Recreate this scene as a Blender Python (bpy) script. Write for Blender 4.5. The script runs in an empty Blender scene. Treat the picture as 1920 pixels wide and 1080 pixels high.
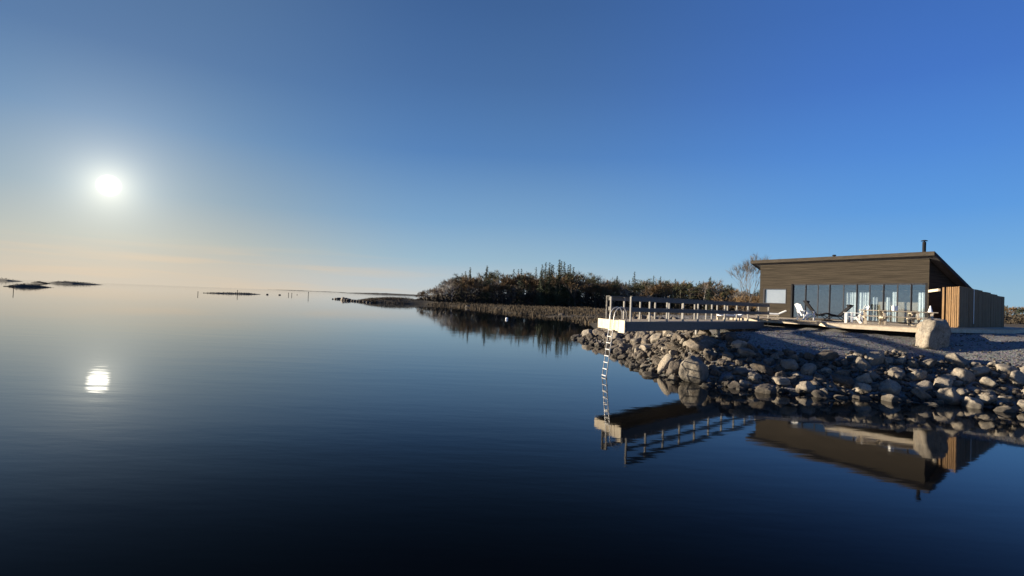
import bpy, bmesh, math, random
import numpy as np
from mathutils import Vector, Matrix, noise as mn
R = math.radians
random.seed(7)
rnd = random.random
def U(a, b): return a + (b - a) * rnd()

# ------------------------------------------------------------------ camera
sc = bpy.context.scene
EYE = 3.25
FPX = 1005.0
PITCH, ROLL = R(1.16), R(2.26)
fw = Vector((0, math.cos(PITCH), math.sin(PITCH)))
u0 = Vector((0, -math.sin(PITCH), math.cos(PITCH)))
r0 = Vector((1, 0, 0))
rt = r0 * math.cos(ROLL) + u0 * math.sin(ROLL)
up = -r0 * math.sin(ROLL) + u0 * math.cos(ROLL)
cam = bpy.data.cameras.new("camera")
cam.sensor_width = 36; cam.lens = FPX / 1920 * 36
cam.clip_start = 0.1; cam.clip_end = 60000
cob = bpy.data.objects.new("camera", cam)
sc.collection.objects.link(cob)
m = Matrix((rt, up, -fw)).transposed().to_4x4()
m.translation = Vector((0, 0, EYE))
cob.matrix_world = m
sc.camera = cob
sc.render.resolution_x = 1024; sc.render.resolution_y = 576

def ray(px, py):
    return fw * FPX + rt * (px - 960) + up * (540 - py)
def P(px, py, Y):
    d = ray(px, py); return Vector((0, 0, EYE)) + d * (Y / d.y)

# ------------------------------------------------------------------ sky
SUN = ray(204, 348).normalized()
SUN_EL = math.asin(SUN.z)
SUN_AZ = math.atan2(SUN.x, SUN.y)
sc.view_settings.view_transform = 'Standard'
sc.view_settings.look = 'None'
sc.view_settings.gamma = 1
w = bpy.data.worlds.new("World"); sc.world = w; w.use_nodes = True
nt = w.node_tree; nt.nodes.clear()
class NB:
    def __init__(s, nt): s.nt = nt
    def n(s, t, **k):
        o = s.nt.nodes.new(t)
        for a, b in k.items(): setattr(o, a, b)
        return o
    def link(s, a, b): s.nt.links.new(a, b)
    def put(s, sock, v):
        if isinstance(v, bpy.types.NodeSocket): s.link(v, sock)
        elif v is not None: sock.default_value = v
    def math(s, op, a, b=None, c=None, clamp=False):
        o = s.n('ShaderNodeMath', operation=op, use_clamp=clamp)
        s.put(o.inputs[0], a); s.put(o.inputs[1], b); s.put(o.inputs[2], c)
        return o.outputs[0]
    def mix(s, f, a, b, blend='MIX'):
        o = s.n('ShaderNodeMix', data_type='RGBA', blend_type=blend)
        s.put(o.inputs[0], f); s.put(o.inputs[6], a); s.put(o.inputs[7], b)
        return o.outputs[2]
    def ramp(s, f, stops, interp='LINEAR'):
        o = s.n('ShaderNodeValToRGB'); s.put(o.inputs[0], f)
        e = o.color_ramp.elements; o.color_ramp.interpolation = interp
        while len(e) > 1: e.remove(e[-1])
        e[0].position = stops[0][0]; e[0].color = col4(stops[0][1])
        for p, c in stops[1:]:
            x = e.new(p); x.color = col4(c)
        return o.outputs[0]
    def noise(s, vec, scale, detail=4, rough=0.55, dist=0):
        o = s.n('ShaderNodeTexNoise'); s.put(o.inputs['Vector'], vec)
        o.inputs['Scale'].default_value = scale; o.inputs['Detail'].default_value = detail
        o.inputs['Roughness'].default_value = rough; o.inputs['Distortion'].default_value = dist
        return o.outputs[0]
def col4(c):
    if isinstance(c, (int, float)): c = (c, c, c)
    return (c[0], c[1], c[2], 1)
b = NB(nt)
sky = b.n('ShaderNodeTexSky', sky_type='NISHITA')
sky.sun_disc = False
sky.sun_elevation = SUN_EL
sky.sun_rotation = SUN_AZ
sky.altitude = 0; sky.air_density = 1.0; sky.dust_density = 1.0; sky.ozone_density = 2.5
tc = b.n('ShaderNodeTexCoord')
dirv = tc.outputs['Generated']
vm = b.n('ShaderNodeVectorMath', operation='DOT_PRODUCT')
b.link(dirv, vm.inputs[0]); vm.inputs[1].default_value = SUN
ang = b.math('ARCCOSINE', b.math('MINIMUM', vm.outputs['Value'], 0.9999999))      # radians from the sun
def gl(amp, width, power=1.0):
    x = b.math('DIVIDE', ang, R(width))
    if power != 1.0: x = b.math('POWER', x, power)
    return b.math('MULTIPLY', b.math('EXPONENT', b.math('MULTIPLY', x, -1.0)), amp)
EXPO = 1.6
sc.view_settings.exposure = EXPO
def lin(c):
    k = 2 ** -EXPO
    return tuple((((v / 255 + .055) / 1.055) ** 2.4 if v > 10 else v / 255 / 12.92) * k for v in c)
sxyz = b.n('ShaderNodeSeparateXYZ'); b.link(dirv, sxyz.inputs[0])
elev = b.math('ABSOLUTE', b.math('ARCSINE', sxyz.outputs[2]))
et = b.math('DIVIDE', elev, R(60), clamp=True)
daz = b.math('ABSOLUTE', b.math('SUBTRACT', b.math('ARCTAN2', sxyz.outputs[0], sxyz.outputs[1]), SUN_AZ))
daz = b.math('MINIMUM', daz, b.math('SUBTRACT', 2 * math.pi, daz))
def eramp(rows): return b.ramp(et, [(d_ / 60, lin(c_)) for d_, c_ in rows])
near_ = eramp([(0, (209, 199, 182)), (1.5, (205, 197, 181)), (4, (184, 190, 184)), (8, (146, 170, 186)), (14, (106, 145, 184)), (20, (84, 122, 168)), (28, (76, 110, 154)), (60, (46, 76, 124))])
mid_ = eramp([(0, (196, 204, 206)), (1.5, (184, 200, 209)), (4, (154, 187, 208)), (8, (122, 165, 204)), (15, (84, 130, 186)), (22, (70, 110, 164)), (29, (60, 97, 150)), (60, (40, 70, 122))])
side_ = eramp([(0, (158, 192, 212)), (2, (146, 188, 216)), (5, (118, 174, 224)), (9, (94, 156, 224)), (14, (80, 138, 216)), (20, (68, 118, 200)), (26, (62, 108, 186)), (60, (42, 78, 140))])
def ss(lo, hi, x):
    o = b.n('ShaderNodeMapRange', interpolation_type='SMOOTHSTEP'); b.put(o.inputs[0], x); o.inputs[1].default_value = lo; o.inputs[2].default_value = hi
    return o.outputs[0]
skyc = b.mix(ss(R(4), R(31), daz), near_, mid_)
skyc = b.mix(ss(R(34), R(78), daz), skyc, side_)
# a share of the physical sky, its glare compressed
lum = b.n('ShaderNodeVectorMath', operation='LENGTH'); b.link(sky.outputs[0], lum.inputs[0])
cmp_ = b.n('ShaderNodeVectorMath', operation='SCALE'); b.link(sky.outputs[0], cmp_.inputs[0])
b.put(cmp_.inputs[3], b.math('DIVIDE', .30, b.math('ADD', lum.outputs['Value'], 2.5)))
skyc = b.mix(.04, skyc, cmp_.outputs[0])
# thin veils of cloud low above the horizon near the sun
vm2 = b.n('ShaderNodeMapping'); b.link(dirv, vm2.inputs[0]); vm2.inputs['Scale'].default_value = (2.2, 2.2, 34); vm2.inputs['Rotation'].default_value = (R(2.2), R(-2.5), 0)
veil = b.ramp(b.noise(vm2.outputs[0], 1.6, 3, .5), [(.48, 0), (.66, 1)])
vk = b.math('MULTIPLY', veil, b.math('SUBTRACT', 1.0, ss(R(1.5), R(5), elev)))
vk = b.math('MULTIPLY', vk, b.math('SUBTRACT', 1.0, ss(R(12), R(38), daz)))
skyc = b.mix(b.math('MULTIPLY', vk, .55), skyc, col4(lin((222, 200, 172))))
def scaled(colr, f):
    o = b.n('ShaderNodeVectorMath', operation='SCALE'); o.inputs[0].default_value = colr
    b.put(o.inputs[3], f); return o.outputs[0]
def vadd(a, c):
    o = b.n('ShaderNodeVectorMath', operation='ADD'); b.put(o.inputs[0], a); b.put(o.inputs[1], c); return o.outputs[0]
discm = b.math('SUBTRACT', 1.0, ss(R(.56), R(.94), ang))
KS = 2 ** -EXPO
tot = vadd(skyc, scaled(tuple(KS * v for v in (2.8, 2.6, 2.2)), discm))
tot = vadd(tot, scaled(tuple(KS * v for v in (.72, .66, .50)), gl(1.0, 1.5, 1.2)))
tot = vadd(tot, scaled(tuple(KS * v for v in (.26, .24, .19)), gl(1.0, 5.6, 1.4)))
bg = b.n('ShaderNodeBackground'); b.link(tot, bg.inputs[0]); bg.inputs[1].default_value = 1.0
wo = b.n('ShaderNodeOutputWorld'); b.link(bg.outputs[0], wo.inputs[0])

sun = bpy.data.lights.new("sun", 'SUN'); sun.energy = 5.0; sun.angle = R(0.6); sun.color = (1.0, 0.86, 0.66)
so = bpy.data.objects.new("sun", sun); sc.collection.objects.link(so)
# the stitched panorama is wider than its perspective: the shadows on the bank fall as from a sun further left
LAMP = Vector((math.sin(R(-75)) * math.cos(R(10.5)), math.cos(R(-75)) * math.cos(R(10.5)), math.sin(R(10.5))))
so.rotation_euler = LAMP.to_track_quat('Z', 'Y').to_euler()

# ------------------------------------------------------------------ helpers
COL = sc.collection
def tag(o, label=None, cat=None, group=None, kind=None):
    if label: o['label'] = label
    if cat: o['category'] = cat
    if group: o['group'] = group
    if kind: o['kind'] = kind
    return o
def empty(name, loc=(0, 0, 0), rz=0):
    o = bpy.data.objects.new(name, None); COL.objects.link(o); o.location = loc; o.rotation_euler = (0, 0, rz)
    o.empty_display_size = .2
    return o
class MB:
    def __init__(s): s.v = []; s.f = []
    def add(s, vs, fs):
        k = len(s.v); s.v += [tuple(q) for q in vs]; s.f += [tuple(i + k for i in f) for f in fs]
    def hexa(s, c):  # 8 corners, bottom 4 ccw then top 4
        s.add(c, [(3, 2, 1, 0), (4, 5, 6, 7), (0, 1, 5, 4), (1, 2, 6, 5), (2, 3, 7, 6), (3, 0, 4, 7)])
    def box(s, x0, x1, y0, y1, z0, z1):
        s.hexa([(x0, y0, z0), (x1, y0, z0), (x1, y1, z0), (x0, y1, z0), (x0, y0, z1), (x1, y0, z1), (x1, y1, z1), (x0, y1, z1)])
    def beam(s, a, c, wd, ht, upv=(0, 0, 1)):   # box from a to c, wd across, ht along up
        a = Vector(a); c = Vector(c); d = (c - a).normalized(); u = Vector(upv)
        sd = d.cross(u)
        if sd.length < 1e-4: sd = d.cross(Vector((1, 0, 0)))
        sd.normalize(); u = sd.cross(d).normalized()
        q = []
        for p in (a, c):
            q.append([p - sd * wd / 2 - u * ht / 2, p + sd * wd / 2 - u * ht / 2, p + sd * wd / 2 + u * ht / 2, p - sd * wd / 2 + u * ht / 2])
        s.add(q[0] + q[1], [(0, 1, 2, 3), (7, 6, 5, 4), (0, 4, 5, 1), (1, 5, 6, 2), (2, 6, 7, 3), (3, 7, 4, 0)])
    def tube(s, pts, r, n=8, cap=True):
        pts = [Vector(p) for p in pts]; rs = r if isinstance(r, (list, tuple)) else [r] * len(pts)
        rings = []; prev = None
        for i, p in enumerate(pts):
            d = (pts[min(i + 1, len(pts) - 1)] - pts[max(i - 1, 0)]).normalized()
            if prev is None:
                prev = d.orthogonal().normalized()
            a = (prev - d * prev.dot(d)).normalized(); prev = a; bb = d.cross(a)
            rings.append([p + (a * math.cos(2 * math.pi * k / n) + bb * math.sin(2 * math.pi * k / n)) * rs[i] for k in range(n)])
        vs = [q for rg in rings for q in rg]; fs = []
        for i in range(len(rings) - 1):
            for k in range(n):
                fs.append((i * n + k, i * n + (k + 1) % n, (i + 1) * n + (k + 1) % n, (i + 1) * n + k))
        if cap:
            fs.append(tuple(reversed(range(n)))); fs.append(tuple((len(rings) - 1) * n + k for k in range(n)))
        s.add(vs, fs)
    def prism(s, poly, z0, z1):
        n = len(poly)
        area = sum(poly[i][0] * poly[(i + 1) % n][1] - poly[(i + 1) % n][0] * poly[i][1] for i in range(n))
        if area < 0: poly = poly[::-1]
        vs = [(x, y, z0) for x, y in poly] + [(x, y, z1) for x, y in poly]
        fs = [tuple(reversed(range(n))), tuple(range(n, 2 * n))] + [(i, (i + 1) % n, n + (i + 1) % n, n + i) for i in range(n)]
        s.add(vs, fs)
    def mesh(s, name, mat, smooth=False):
        me = bpy.data.meshes.new(name); me.from_pydata(s.v, [], s.f); me.update()
        if mat: me.materials.append(mat)
        if smooth: me.shade_smooth()
        return me
    def build(s, name, mat, parent=None, smooth=False, bevel=0):
        o = bpy.data.objects.new(name, s.mesh(name, mat, smooth)); COL.objects.link(o)
        if parent: o.parent = parent
        if bevel:
            bv = o.modifiers.new('bevel', 'BEVEL'); bv.width = bevel; bv.segments = 1; bv.limit_method = 'ANGLE'
        return o
def obj(name, me, parent=None):
    o = bpy.data.objects.new(name, me); COL.objects.link(o)
    if parent: o.parent = parent
    return o
def copy_tree(o, parent=None):
    c = o.copy(); COL.objects.link(c); c.parent = parent
    for ch in o.children: copy_tree(ch, c)
    return c

# ------------------------------------------------------------------ materials
def newmat(name):
    mt = bpy.data.materials.new(name); mt.use_nodes = True
    t = mt.node_tree; t.nodes.clear(); bb = NB(t)
    pr = bb.n('ShaderNodeBsdfPrincipled'); out = bb.n('ShaderNodeOutputMaterial')
    bb.link(pr.outputs[0], out.inputs[0])
    return mt, bb, pr, out
def bump(bb, pr, h, strength=.3, dist=.02):
    o = bb.n('ShaderNodeBump'); bb.put(o.inputs['Height'], h); o.inputs['Strength'].default_value = strength
    o.inputs['Distance'].default_value = dist; bb.link(o.outputs[0], pr.inputs['Normal']); return o
def lowspec(name):
    p = [n for n in M[name].node_tree.nodes if n.type == 'BSDF_PRINCIPLED'][0]; p.inputs['Specular IOR Level'].default_value = .06; p.inputs['Roughness'].default_value = .85
def simple(name, c, c2=None, scale=6, rough=.6, metallic=0, stretch=(1, 1, 1), bmp=.15, rndvar=0, spec=.3, detail=5, dist=.01):
    mt, bb, pr, out = newmat(name)
    t = bb.n('ShaderNodeTexCoord'); mp = bb.n('ShaderNodeMapping'); bb.link(t.outputs['Object'], mp.inputs[0])
    mp.inputs['Scale'].default_value = stretch
    nz = bb.noise(mp.outputs[0], scale, detail, .6)
    if c2 is None: c2 = tuple(x * .75 for x in c)
    cc = bb.ramp(nz, [(.32, c2), (.68, c)])
    if rndvar:
        oi = bb.n('ShaderNodeObjectInfo')
        k = bb.math('ADD', bb.math('MULTIPLY', oi.outputs['Random'], rndvar * 2), 1 - rndvar)
        o = bb.n('ShaderNodeVectorMath', operation='SCALE'); bb.link(cc, o.inputs[0]); bb.link(k, o.inputs[3]); cc = o.outputs[0]
    bb.link(cc, pr.inputs['Base Color'])
    pr.inputs['Roughness'].default_value = rough; pr.inputs['Metallic'].default_value = metallic
    pr.inputs['Specular IOR Level'].default_value = spec
    if bmp: bump(bb, pr, nz, bmp, dist)
    return mt
M = {}
M['grey_wood'] = simple('weathered_timber', (.29, .275, .245), (.17, .16, .145), 7, .7, stretch=(1, 1, 9), bmp=.2)
M['shaded_wood'] = simple('shaded_dock_timber', (.155, .15, .14), (.09, .088, .082), 7, .7, stretch=(1, 1, 9), bmp=.2)  # dock timber darkened: shade on side beams and rails put into the colour
M['pale_wood'] = simple('pale_timber', (.52, .45, .34), (.36, .30, .22), 5, .7, stretch=(1, 1, 1), bmp=.2)
M['new_wood'] = simple('fresh_timber', (.21, .122, .052), (.065, .038, .017), 5, .7, stretch=(9, 9, .6), bmp=.2)
M['table_wood'] = simple('table_timber', (.42, .34, .24), (.26, .20, .135), 5, .7, bmp=.2)
M['deck'] = simple('deck_timber', (.40, .33, .245), (.25, .205, .15), 4, .75, stretch=(2, 6, 1), bmp=.2)
M['cladding'] = simple('brown_cladding', (.046, .038, .029), (.017, .0145, .0115), 1.6, .65, stretch=(.3, .3, 13), bmp=.25, detail=3)
M['black'] = simple('black_metal', (.02, .02, .022), (.012, .012, .013), 8, .45)
M['darkframe'] = simple('dark_frame', (.045, .045, .05), (.03, .03, .035), 8, .5)
M['roof'] = simple('roof_felt', (.10, .10, .105), (.06, .06, .065), 6, .7)
M['fascia'] = simple('roof_edge_board', (.050, .042, .033), (.028, .024, .02), 5, .6, stretch=(.6, .6, 5))
M['white'] = simple('white_plastic', (.80, .80, .78), (.68, .68, .66), 5, .4, bmp=.05)
M['fabric'] = simple('curtain_cloth', (.78, .78, .74), (.6, .6, .58), 4, .9, bmp=.05)
M['reflection_sheet'] = simple('pale_reflection_sheet', (.36, .37, .37), (.32, .33, .33), 4, .9, bmp=.02)  # pale colour in place of bright sky mirrored in the left window
M['steel'] = simple('brushed_steel', (.55, .54, .52), (.42, .41, .40), 14, .38, metallic=.35, bmp=.05)
M['inner'] = simple('room_lining', (.30, .24, .17), (.2, .15, .1), 4, .7)
M['concrete'] = simple('cast_concrete', (.32, .31, .29), (.22, .21, .2), 5, .8)
M['bark'] = simple('tree_bark', (.13, .105, .08), (.07, .055, .045), 9, .9, stretch=(3, 3, .6))
M['birch_bark'] = simple('pale_birch_bark', (.50, .47, .42), (.18, .16, .14), 5, .8, stretch=(1, 1, 4))
M['needles'] = simple('spruce_needles', (.050, .062, .026), (.020, .028, .012), .9, .8, bmp=0, rndvar=.35)
M['pine_needles'] = simple('pine_needles', (.090, .085, .036), (.040, .044, .018), .8, .8, bmp=0, rndvar=.35)
M['brown_twigs'] = simple('bare_brown_twigs', (.20, .125, .055), (.075, .05, .026), .5, .9, bmp=0, rndvar=.35)
M['grey_twigs'] = simple('bare_grey_twigs', (.20, .17, .14), (.10, .085, .07), .5, .9, bmp=0, rndvar=.3)
M['reed'] = simple('dry_reed', (.085, .061, .034), (.034, .025, .014), .25, .9, bmp=0)
M['shrub'] = simple('dark_shrub', (.055, .042, .026), (.022, .018, .012), .4, .9, bmp=0)
M['isle'] = simple('island_scrub', (.05, .045, .032), (.025, .024, .018), .3, .9, bmp=0)

for k_ in ('cladding', 'darkframe', 'fascia', 'black', 'shaded_wood', 'roof'): lowspec(k_)
def rock_mat(name, light, dark, warm, var=.3):
    mt, bb, pr, out = newmat(name)
    t = bb.n('ShaderNodeTexCoord'); oi = bb.n('ShaderNodeObjectInfo')
    off = bb.n('ShaderNodeVectorMath', operation='ADD'); bb.link(t.outputs['Object'], off.inputs[0])
    cx = bb.n('ShaderNodeCombineXYZ'); bb.link(bb.math('MULTIPLY', oi.outputs['Random'], 40), cx.inputs[0]); bb.link(cx.outputs[0], off.inputs[1])
    v = off.outputs[0]
    n1 = bb.noise(v, 1.6, 6, .62); n2 = bb.noise(v, 9, 5, .7); n3 = bb.noise(v, 38, 3, .7)
    c = bb.ramp(n1, [(.3, dark), (.55, light), (.75, warm)])
    c = bb.mix(bb.ramp(n2, [(.42, 0), (.62, .55)]), c, col4(tuple(x * .42 for x in dark)))
    n5 = bb.noise(v, 2.3, 2, .5); ck = bb.math('ABSOLUTE', bb.math('SUBTRACT', n5, .5))
    c = bb.mix(bb.ramp(ck, [(.0, .75), (.012, 0)]), c, col4(tuple(x * .25 for x in dark)))
    lich = bb.noise(v, 4.4, 6, .75)
    c = bb.mix(bb.ramp(lich, [(.58, 0), (.66, .5)]), c, (.20, .21, .19, 1))
    c = bb.mix(bb.ramp(n3, [(.5, 0), (.7, .45)]), c, col4(tuple(min(.7, x * 1.5) for x in light)))
    k = bb.math('ADD', bb.math('MULTIPLY', oi.outputs['Random'], var * 2), 1 - var)
    o = bb.n('ShaderNodeVectorMath', operation='SCALE'); bb.link(c, o.inputs[0]); bb.link(k, o.inputs[3])
    # wet dark band at the waterline, in world height
    g = bb.n('ShaderNodeNewGeometry'); sx = bb.n('ShaderNodeSeparateXYZ'); bb.link(g.outputs['Position'], sx.inputs[0])
    wet = bb.math('MULTIPLY', bb.math('SUBTRACT', .24, sx.outputs[2]), 8, clamp=True)
    wc = bb.mix(bb.math('MULTIPLY', wet, .72), o.outputs[0], (.02, .018, .014, 1))
    bb.link(wc, pr.inputs['Base Color'])
    pr.inputs['Roughness'].default_value = .82; pr.inputs['Specular IOR Level'].default_value = .3
    h = bb.math('ADD', bb.math('MULTIPLY', n2, .7), bb.math('MULTIPLY', n3, .35))
    bump(bb, pr, h, .75, .055)
    return mt
M['rock'] = rock_mat('granite', (.118, .098, .077), (.056, .048, .040), (.165, .118, .07), .38)
M['rock_pale'] = rock_mat('pale_granite', (.24, .21, .168), (.125, .108, .086), (.30, .222, .14), .28)

def ground_mat():
    mt, bb, pr, out = newmat('ground_surface')
    g = bb.n('ShaderNodeNewGeometry'); pos = g.outputs['Position']
    sx = bb.n('ShaderNodeSeparateXYZ'); bb.link(pos, sx.inputs[0])
    n1 = bb.noise(pos, .35, 5, .6); n2 = bb.noise(pos, 5, 5, .7); n3 = bb.noise(pos, 22, 4, .75)
    vo = bb.n('ShaderNodeTexVoronoi'); bb.link(pos, vo.inputs['Vector']); vo.inputs['Scale'].default_value = 13
    grav = bb.ramp(n3, [(.3, (.06, .057, .053)), (.5, (.14, .13, .117)), (.72, (.29, .27, .24))])
    grav = bb.mix(.5, grav, vo.outputs['Color'], 'SOFT_LIGHT')
    hs = bb.n('ShaderNodeHueSaturation'); hs.inputs['Saturation'].default_value = .35; bb.link(grav, hs.inputs['Color']); grav = hs.outputs[0]
    far = bb.n('ShaderNodeVectorMath', operation='DISTANCE'); bb.link(pos, far.inputs[0]); far.inputs[1].default_value = (20, 30, 2)
    fm = bb.math('MULTIPLY', bb.math('SUBTRACT', bb.math('ADD', far.outputs['Value'], bb.math('MULTIPLY', n1, 16)), 30), .12, clamp=True)
    st = bb.n('ShaderNodeMapping'); bb.link(pos, st.inputs[0]); st.inputs['Scale'].default_value = (.05, .25, 1)
    n4 = bb.noise(st.outputs[0], 1, 6, .65)
    field = bb.ramp(n4, [(.3, (.022, .018, .012)), (.5, (.058, .045, .027)), (.7, (.11, .083, .048))])
    field = bb.mix(bb.ramp(n2, [(.4, 0), (.7, .5)]), field, (.07, .055, .03, 1))
    c = bb.mix(fm, grav, field)
    wet = bb.math('MULTIPLY', bb.math('SUBTRACT', .12, sx.outputs[2]), 7, clamp=True)
    c = bb.mix(bb.math('MULTIPLY', wet, .8), c, (.02, .017, .012, 1))
    bb.link(c, pr.inputs['Base Color']); pr.inputs['Roughness'].default_value = .9; pr.inputs['Specular IOR Level'].default_value = .2
    bump(bb, pr, bb.math('ADD', n3, vo.outputs['Distance']), .6, .03)
    return mt
M['ground'] = ground_mat()

def water_mat():
    mt, bb, pr, out = newmat('sea_water')
    g = bb.n('ShaderNodeNewGeometry'); pos = g.outputs['Position']
    m1 = bb.n('ShaderNodeMapping'); bb.link(pos, m1.inputs[0]); m1.inputs['Scale'].default_value = (.45, 1.5, 1); m1.inputs['Rotation'].default_value = (0, 0, R(-8))
    a = bb.noise(m1.outputs[0], .55, 3, .5)
    m2 = bb.n('ShaderNodeMapping'); bb.link(pos, m2.inputs[0]); m2.inputs['Scale'].default_value = (.8, 2.2, 1); m2.inputs['Rotation'].default_value = (0, 0, R(12))
    c = bb.noise(m2.outputs[0], 1.7, 2, .5)
    m3 = bb.n('ShaderNodeMapping'); bb.link(pos, m3.inputs[0]); m3.inputs['Scale'].default_value = (.03, .08, 1)
    patch = bb.ramp(bb.noise(m3.outputs[0], 1, 3, .5), [(.38, .25), (.65, 1.0)])
    # breezier open water to the left, sheltered by the bank on the right; dead calm far out
    sx = bb.n('ShaderNodeSeparateXYZ'); bb.link(pos, sx.inputs[0])
    open_ = bb.math('MULTIPLY_ADD', sx.outputs[0], -.05, .55, clamp=True)
    open_ = bb.math('MULTIPLY_ADD', open_, .75, .25)
    ln = bb.n('ShaderNodeVectorMath', operation='LENGTH'); bb.link(pos, ln.inputs[0])
    calm = bb.math('DIVIDE', 1.0, bb.math('ADD', 1.0, bb.math('POWER', bb.math('DIVIDE', ln.outputs['Value'], 45.0), 1.5)))
    h = bb.math('ADD', a, bb.math('MULTIPLY', c, .22))
    h = bb.math('MULTIPLY', bb.math('MULTIPLY', h, patch), bb.math('MULTIPLY', open_, calm))
    bump(bb, pr, h, 1.0, .017)
    bn = pr.inputs['Normal'].links[0].from_socket
    bb.nt.nodes.remove(pr)
    df = bb.n('ShaderNodeBsdfDiffuse'); df.inputs[0].default_value = (.0008, .0014, .0022, 1)
    gs = bb.n('ShaderNodeBsdfGlossy'); gs.inputs['Roughness'].default_value = .036; gs.inputs[0].default_value = (1, 1, 1, 1); bb.link(bn, gs.inputs['Normal'])
    fr = bb.n('ShaderNodeFresnel'); fr.inputs[0].default_value = 1.333; bb.link(bn, fr.inputs['Normal'])
    mr = bb.n('ShaderNodeMapRange', interpolation_type='SMOOTHSTEP'); bb.link(fr.outputs[0], mr.inputs[0]); mr.inputs[1].default_value = 0; mr.inputs[2].default_value = .33
    fac = bb.math('MULTIPLY', fr.outputs[0], mr.outputs[0])
    mx = bb.n('ShaderNodeMixShader'); bb.link(fac, mx.inputs[0]); bb.link(df.outputs[0], mx.inputs[1]); bb.link(gs.outputs[0], mx.inputs[2]); bb.link(mx.outputs[0], out.inputs[0])
    return mt
M['water'] = water_mat()

def glass_mat(name, refl, tint, rough=.01):
    mt = bpy.data.materials.new(name); mt.use_nodes = True
    t = mt.node_tree; t.nodes.clear(); bb = NB(t)
    tr = bb.n('ShaderNodeBsdfTransparent'); tr.inputs[0].default_value = col4(tint)
    gs = bb.n('ShaderNodeBsdfGlossy'); gs.inputs['Roughness'].default_value = rough; gs.inputs[0].default_value = (.93, .96, 1, 1)
    gg = bb.n('ShaderNodeNewGeometry'); dp = bb.n('ShaderNodeVectorMath', operation='DOT_PRODUCT'); bb.link(gg.outputs['Normal'], dp.inputs[0]); bb.link(gg.outputs['Incoming'], dp.inputs[1])
    fr = bb.math('POWER', bb.math('SUBTRACT', 1.0, bb.math('ABSOLUTE', dp.outputs['Value']), clamp=True), 5.0)
    f = bb.math('ADD', bb.math('MULTIPLY', fr, .9), refl + .04, clamp=True)
    mx = bb.n('ShaderNodeMixShader'); bb.link(f, mx.inputs[0]); bb.link(tr.outputs[0], mx.inputs[1]); bb.link(gs.outputs[0], mx.inputs[2])
    out = bb.n('ShaderNodeOutputMaterial'); bb.link(mx.outputs[0], out.inputs[0])
    return mt
M['glass'] = glass_mat('sliding_glass', .15, (.90, .95, .98))
M['mirror_glass'] = glass_mat('coated_window_glass', .22, (.97, .98, 1))

# ------------------------------------------------------------------ water and ground
wm = MB()
wm.add([(-30000, -3000, 0), (30000, -3000, 0), (30000, 45000, 0), (-30000, 45000, 0)], [(0, 1, 2, 3)])
tag(wm.build('sea', M['water']), kind='structure')

SHORE = [(90, -12), (45, 8), (26, 15.5), (17.8, 18.9), (16.2, 20.0), (14.9, 20.3), (13.0, 20.5), (11.2, 20.9), (9.4, 21.6), (7.7, 22.8), (6.7, 24.8),
         (6.6, 29), (7.4, 36), (6.6, 41), (5.8, 45.5), (7.6, 52), (9.5, 62), (11.3, 80), (9.6, 98), (4.5, 109), (-1, 121), (-9, 150), (-19, 178), (-32, 196), (-43, 190),
         (-52, 188), (-60, 205), (-58, 225), (-50, 262), (-46, 330), (30, 520), (400, 900), (1500, 1500), (1500, -12)]
SH = np.array(SHORE, float)
def sdist(x, y):
    x = np.asarray(x, float); y = np.asarray(y, float)
    best = np.full(x.shape, 1e9); ins = np.zeros(x.shape, bool); n = len(SH)
    for i in range(n):
        ax, ay = SH[i]; bx, by = SH[(i + 1) % n]
        dx, dy = bx - ax, by - ay
        t = np.clip(((x - ax) * dx + (y - ay) * dy) / (dx * dx + dy * dy), 0, 1)
        best = np.minimum(best, np.hypot(x - ax - t * dx, y - ay - t * dy))
        c = (ay > y) != (by > y)
        xi = ax + (y - ay) / (dy if dy else 1e-9) * dx
        ins ^= c & (x < xi)
    return np.where(ins, best, -best)
def sstep(a, c, x):
    t = np.clip((x - a) / (c - a), 0, 1); return t * t * (3 - 2 * t)
def height(x, y):
    d = sdist(x, y)
    wob = .12 * np.sin(x * .9 + 1.3 * np.sin(y * .7)) + .08 * np.sin(y * 1.7 + x * .6)
    near = np.interp(d, [-30, -6, 0, 3.2, 5.6, 8, 12], [-4, -1.8, -.08, 1.3, 2.2, 2.40, 2.44]) + wob * sstep(0, 3, d) * .5 * (1 - sstep(6, 9, d))
    near = near - .5 * np.exp(-((x - 14.3) ** 2 / 9 + (y - 30.5) ** 2 / 8)) * sstep(2, 6, d)
    fz = np.interp(d, [-60, -10, 0, 2, 14, 60, 400], [-4, -1.2, -.05, .22, .55, 1.15, 2.5]) + wob * .4 * sstep(0, 6, d)
    fz = fz + 1.15 * np.exp(-((x + 43) ** 2 / 260 + (y - 208) ** 2 / 330)) * sstep(0, 5, d)
    r = np.hypot(x - 22, (y - 26))
    k = sstep(22, 36, r - .35 * np.maximum(x - 22, 0))
    return near * (1 - k) + fz * k
def hz(x, y): return float(height(np.array([x]), np.array([y]))[0])
def axis(segs):
    out = []
    for a, c, st in segs:
        n = max(1, int(round((c - a) / st))); out += list(np.linspace(a, c, n, endpoint=False))
    out.append(segs[-1][1]); return np.array(out)
xs = axis([(-80, 3, 2.5), (3, 42, .4), (42, 90, 2), (90, 400, 15), (400, 1500, 100)])
ys = axis([(-10, 14, 2), (14, 58, .4), (58, 120, 2), (120, 270, 3), (270, 1500, 40)])
X, Y = np.meshgrid(xs, ys); Z = height(X, Y)
jit = np.random.RandomState(3).uniform(-.03, .03, Z.shape) * (Z > .2); Z = Z + jit
nx, ny = len(xs), len(ys)
vs = list(zip(X.ravel().tolist(), Y.ravel().tolist(), Z.ravel().tolist()))
fs = []
Zr = Z
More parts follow.
